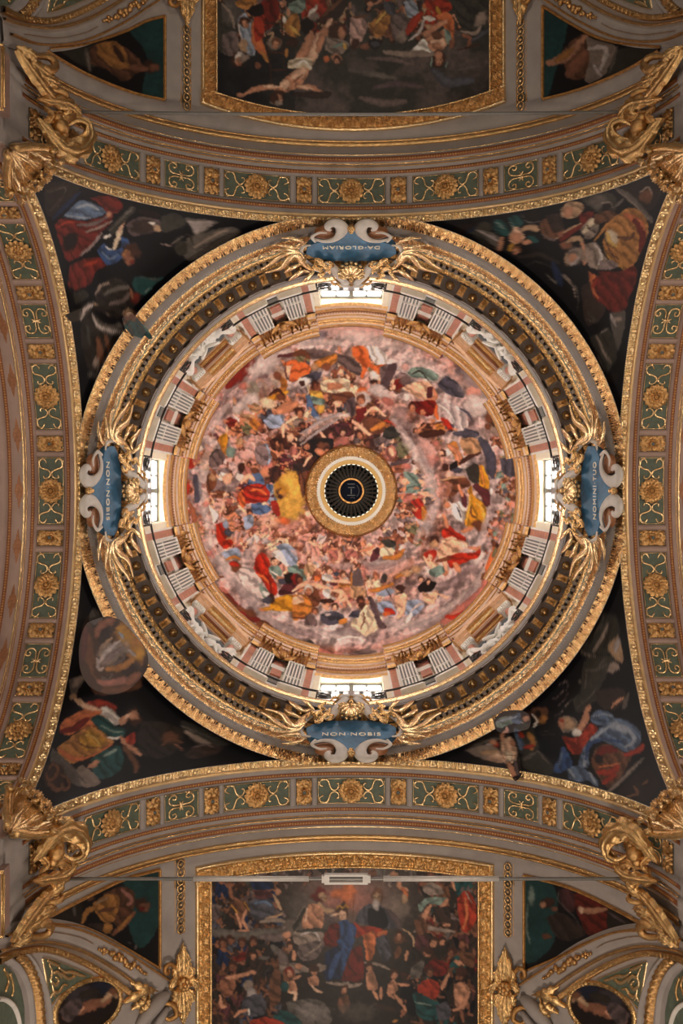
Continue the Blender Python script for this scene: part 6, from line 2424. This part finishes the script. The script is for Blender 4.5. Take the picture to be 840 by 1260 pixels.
def prophet(side, upper, lower, label, pl):
    """three cornered painted field of the vault between two curved edges (frame positions), with a gilt edge"""
    U = spline(upper, 120); Lw = spline(lower, 120); k = np.linspace(0, 1, 90)[None, :, None]
    G = U[:, None] * (1 - k) + Lw[:, None] * k
    P = on(side, G[..., 0], G[..., 1], .012)
    root = empty('vault_fresco', (0, 0, 0)); m = MB(); m.grid(P, cols=paint_at(pl, G[..., 0], G[..., 1])); m.build('painted_field', OIL, root)
    m = MB(); strip_on(m, side, upper, .075, .03, rise=.04, m_=5); strip_on(m, side, lower, .06, .03, rise=.03, m_=5)
    strip_on(m, side, [upper[0], ((upper[0][0] + lower[0][0]) / 2, (upper[0][1] + lower[0][1]) / 2), lower[0]], .075, .03, rise=.04, m_=5); m.build('gilt_edge', GOLDD, root)
    root.rotation_euler.z = -side * PI / 2
    return tag(root, label, 'fresco', 'prophet frescoes')
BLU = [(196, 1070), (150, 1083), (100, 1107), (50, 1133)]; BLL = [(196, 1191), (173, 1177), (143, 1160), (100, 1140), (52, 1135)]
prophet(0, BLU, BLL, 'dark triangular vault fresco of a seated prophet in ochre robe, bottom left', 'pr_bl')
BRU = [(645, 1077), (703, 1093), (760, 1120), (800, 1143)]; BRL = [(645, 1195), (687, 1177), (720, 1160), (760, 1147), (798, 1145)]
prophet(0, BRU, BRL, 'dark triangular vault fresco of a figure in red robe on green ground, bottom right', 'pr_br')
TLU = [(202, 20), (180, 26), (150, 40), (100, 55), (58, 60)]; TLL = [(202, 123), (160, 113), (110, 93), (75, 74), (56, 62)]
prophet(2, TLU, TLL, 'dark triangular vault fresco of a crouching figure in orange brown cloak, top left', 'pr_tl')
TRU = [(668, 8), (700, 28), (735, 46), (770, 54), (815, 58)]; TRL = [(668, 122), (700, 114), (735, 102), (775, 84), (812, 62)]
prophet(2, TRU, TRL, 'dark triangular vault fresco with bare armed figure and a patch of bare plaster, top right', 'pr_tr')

# guilloche strips and leaf candelabra beside the frames
def guilloche(side, x, y0, y1, label):
    r = empty('guilloche_strip', (0, 0, 0)); m = MB(); strip_on(m, side, [(x, y0), (x, (y0 + y1) / 2), (x, y1)], .20, .004, m_=3); m.build('ground', GREENB, r)
    n = int(abs(y1 - y0) / 9.6); rm_ = MB(); 
    for i in range(n):
        yc = y0 + (i + .5) * (y1 - y0) / n; c = on(side, x, yc, .03); th, v = tv(*((x - CX, yc - CY) if side == 0 else (CX - x, CY - yc)))
        aa = np.linspace(0, 2 * PI, 22); rr = .078
        m = MB(); m.tube(arch(th + rr * np.cos(aa) / A, v + rr * 1.15 * np.sin(aa), .035), .018, 5, up=arch_n(np.full(22, th))); g = m.build('ring_link', GOLD, r)
        m = MB(); m.blob(arch(th, v, .03), (.035, .035, .035), nu=8, nv=5); m.build('stud', GOLDP, g)
    m = MB()
    for s in (-1, 1): strip_on(m, side, [(x + s * 6, y0), (x + s * 6, (y0 + y1) / 2), (x + s * 6, y1)], .018, .012, m_=3)
    m.build('edge_line', GOLDD, r); r.rotation_euler.z = -side * PI / 2
    return tag(r, label, 'ornament', 'guilloche strips')
guilloche(0, 221.5, 1058, 1148, 'gilt guilloche strip of linked rings left of the Coronation frame'); guilloche(0, 625.5, 1062, 1152, 'gilt guilloche strip of linked rings right of the Coronation frame')
guilloche(2, 229, 136, 32, 'gilt guilloche strip of linked rings left of the Crucifixion frame'); guilloche(2, 641, 136, 24, 'gilt guilloche strip of linked rings right of the Crucifixion frame')
def candelabrum(side, x, yc, label):
    L = []; s = 1 if side == 0 else -1
    for d in (-1, 1):
        for i, (ln, sp, wd) in enumerate(((50, 0, .13), (40, 7, .09), (40, -7, .09), (24, 13, .09), (24, -13, .09))):
            L.append(('leaf', [(x + sp * .2, yc + d * 5), (x + sp * .7, yc + d * ln * .45), (x + sp * .8, yc + d * ln * .8), (x + sp * .4, yc + d * ln)], wd, .12))
    ros = [('blob', [(x + 5 * math.cos(q), yc + 5 * math.sin(q))], (.07, .07, .06), .16) for q in np.linspace(0, 2 * PI, 8)[:-1]] + [('blob', [(x, yc)], (.06, .06, .07), .2)]
    side_l = [('leaf', [(x + d * 4, yc), (x + d * 11, yc - 5), (x + d * 16, yc + 2), (x + d * 14, yc + 9)], .10, .15) for d in (-1, 1)]
    return gold_group('leaf_candelabrum', side, [('acanthus_leaf', GOLD, L), ('rosette', GOLDR, ros), ('side_leaf', GOLD, side_l)], label, 'ornament', 'leaf candelabra')
candelabrum(0, 222, 1209, 'gilt upright leaf candelabrum left of the Coronation frame'); candelabrum(0, 624, 1214, 'gilt upright leaf candelabrum right of the Coronation frame')
candelabrum(2, 227, -16, 'gilt leaf candelabrum at the top edge left of the Crucifixion frame'); candelabrum(2, 643, -20, 'gilt leaf candelabrum at the top edge right of the Crucifixion frame')

# lunette surrounds in the corners of the vault
def lunette(side, fx, label):
    r = empty('lunette_surround', (0, 0, 0)); g = lambda L: [fx(x, y) for x, y in L]
    def st(nm, mat, pts, wd, h0, parent=r, **kw):
        m = MB(); strip_on(m, side, g(pts), wd, h0, **kw); return m.build(nm, mat, parent)
    st('grey_band', STUCCO, [(-6, 1158), (40, 1146), (84, 1149), (128, 1166), (168, 1192), (200, 1216)], .52, .05, m_=7)
    st('outer_fillet', GOLDD, [(2, 1152), (40, 1139), (90, 1142), (140, 1163), (180, 1188), (206, 1205)], .06, .08, rise=.05, m_=5)
    st('panel_line', GOLDD, [(20, 1152), (60, 1147), (95, 1153), (112, 1161)], .022, .06, rise=.02, m_=3)
    st('inner_fillet', GOLD, [(-6, 1171), (20, 1163), (58, 1159), (100, 1170), (140, 1192), (170, 1213)], .07, .08, rise=.03, m_=5)
    st('carved_rope', GOLDR, [(-6, 1183), (16, 1173), (56, 1168), (98, 1182), (134, 1203), (162, 1224)], .13, .06, relief=scrollrelief, pitch=.14, amp=.06, n=260)
    st('carved_rib', GOLDR, [(18, 1174), (32, 1188), (42, 1210), (47, 1236), (49, 1262), (49, 1275)], .20, .06, relief=leafrelief, pitch=.18, amp=.07, n=200)
    st('rib_edge', STUCCO, [(30, 1172), (44, 1190), (54, 1214), (60, 1240), (62, 1275)], .10, .05, rise=.02, m_=4); st('rib_edge', STUCCO, [(6, 1178), (22, 1190), (34, 1214), (38, 1240), (40, 1275)], .14, .05, rise=.02, m_=4)
    # green spandrel with gilt arabesque
    tri = [(52, 1179), (66, 1182), (90, 1191), (113, 1201), (100, 1207), (84, 1216), (70, 1226), (61, 1236), (58, 1216), (55, 1196)]
    pts = np.array(g(tri)); c = pts.mean(0); kk = np.linspace(0, 1, 6)[None, :, None]; G = c + (pts[:, None] - c) * kk
    m = MB(); m.grid(on(side, G[..., 0], G[..., 1], .02), closed=True); sp = m.build('green_spandrel', GREEN, r)
    m = MB(); strip_on(m, side, list(map(tuple, pts)) + [tuple(pts[0])], .028, .03, rise=.015, m_=3); m.build('gilt_line', GOLDP, sp)
    m = MB()
    for L in ([(58, 1186), (62, 1196), (60, 1206), (66, 1212), (70, 1206), (66, 1202)], [(62, 1196), (72, 1198), (82, 1204), (90, 1200), (88, 1195)], [(70, 1190), (78, 1196), (86, 1196), (98, 1200), (104, 1201)], [(62, 1210), (64, 1220), (70, 1220), (76, 1212), (82, 1212)], [(56, 1182), (64, 1186), (72, 1188)], [(60, 1200), (68, 1196), (74, 1204)], [(60, 1228), (63, 1222), (66, 1226)]):
        p = spline(g(L), 18); th, v = tv(*((p[:, 0] - CX, p[:, 1] - CY) if side == 0 else (CX - p[:, 0], CY - p[:, 1]))); m.tube(arch(th, v, .035), .03 * (.4 + np.sin(np.linspace(.2, PI * .95, 18))), 5, up=arch_n(th))
    m.build('gilt_arabesque', GOLDP, sp)
    # oval painting
    aa = np.linspace(0, 2 * PI, 60, endpoint=False); ca, sa = math.cos(-.55), math.sin(-.55)
    E = lambda k: [(107 + k * (44 * math.cos(t) * ca - 30 * math.sin(t) * sa), 1239 + k * (44 * math.cos(t) * sa + 30 * math.sin(t) * ca)) for t in aa]
    G = np.array([g(E(k)) for k in np.linspace(0.01, .97, 40)]).transpose(1, 0, 2); Gu = np.array([E(k) for k in np.linspace(0.01, .97, 40)]).transpose(1, 0, 2)
    m = MB(); m.grid(on(side, G[..., 0], G[..., 1], .015), closed=True, cols=paint_at('oval', Gu[..., 0], Gu[..., 1])); ov = m.build('oval_painting', OIL, r)
    e = g(E(1.0)); m = MB(); strip_on(m, side, e + e[:1], .10, .04, relief=scrollrelief, pitch=.10, amp=.04, n=260); m.build('oval_frame', GOLD, ov)
    # outer arch: green field and white head
    pts = np.array(g([(-8, 1186), (6, 1188), (18, 1200), (25, 1218), (29, 1240), (29, 1275), (-8, 1275)])); c = pts.mean(0); G = c + (pts[:, None] - c) * kk
    m = MB(); m.grid(on(side, G[..., 0], G[..., 1], .02), closed=True); fg = m.build('green_field', GREEN, r)
    m = MB(); strip_on(m, side, g([(-6, 1230), (4, 1230), (14, 1238), (20, 1254), (22, 1275)]), .10, .05, rise=.04, m_=5); m.build('shell_head', WHITE, fg)
    m = MB()
    for L in ([(2, 1192), (8, 1206), (4, 1220)], [(10, 1198), (14, 1214), (12, 1226)]):
        p = spline(g(L), 14); th, v = tv(*((p[:, 0] - CX, p[:, 1] - CY) if side == 0 else (CX - p[:, 0], CY - p[:, 1]))); m.tube(arch(th, v, .035), .03, 5, up=arch_n(th))
    m.build('gilt_sprig', GOLD, fg)
    # flower garland, corner leaves and volute
    def loose(nm, mat, items):
        m = MB()
        for kind, pts_, wd, lift in items:
            pts_ = g(pts_)
            if kind == 'blob': m.blob(on(side, pts_[0][0], pts_[0][1], lift), wd, nu=8, nv=5); continue
            p = spline(pts_, 24); th, v = tv(*((p[:, 0] - CX, p[:, 1] - CY) if side == 0 else (CX - p[:, 0], CY - p[:, 1])))
            Pp = arch(th, v, lift * (.4 + .8 * np.sin(np.linspace(.1, PI * .95, 24))))
            if kind == 'leaf': leaf(m, Pp, arch_n(th), wd, 4, curl=.4)
            else: m.tube(Pp, wd * (.35 + .65 * np.sin(np.linspace(.3, PI * .9, 24))), 7, up=arch_n(th))
        return m.build(nm, mat, r)
    rr = random.Random(3); it = []
    for i in range(26):
        t = i / 25; x = 119 + 57 * t; y = 1167 + 29 * t ** 1.1; s_ = .035 + .03 * math.sin(t * PI)
        it.append(('blob', [(x + rr.uniform(-2, 2), y + rr.uniform(-4, 4) * math.sin(.3 + t * 2.5))], (s_, s_, s_), .09))
    loose('flower_garland', GOLDR, it)
    loose('corner_leaves', GOLD, [('leaf', [(150, 1232), (164, 1222), (178, 1216), (190, 1217)], .12, .16), ('leaf', [(158, 1208), (168, 1212), (178, 1216), (186, 1222)], .10, .16), ('leaf', [(160, 1240), (170, 1230), (176, 1220)], .10, .14), ('leaf', [(170, 1244), (176, 1234), (180, 1222)], .09, .14)])
    loose('volute', GOLDD, [('tube', [(212, 1202), (212, 1192), (206, 1184), (199, 1186), (198, 1193), (203, 1196), (206, 1191)], .05, .14)]); loose('volute', GOLDD, [('tube', [(198, 1248), (204, 1252), (212, 1246), (210, 1236), (202, 1232), (196, 1236)], .06, .14)])
    loose('grey_scroll', STUCCO, [('tube', [(168, 1262), (178, 1246), (192, 1230), (204, 1222)], .16, .10), ('tube', [(184, 1270), (192, 1252), (204, 1238)], .09, .12)])
    r.rotation_euler.z = -side * PI / 2
    return tag(r, label, 'vault stucco', 'lunette surrounds')
lunette(0, lambda x, y: (x, y), 'stucco lunette surround with green spandrel and oval painting, bottom left corner')
lunette(0, lambda x, y: (848 - x, y + 5), 'stucco lunette surround with green spandrel and oval painting, bottom right corner')
lunette(2, lambda x, y: (x + 6, 1208 - y - 14), 'shadowed stucco lunette surround with carved gilt bands, top left corner')
lunette(2, lambda x, y: (848 - x + 6, 1208 - y - 18), 'shadowed stucco lunette surround with carved gilt bands, top right corner')
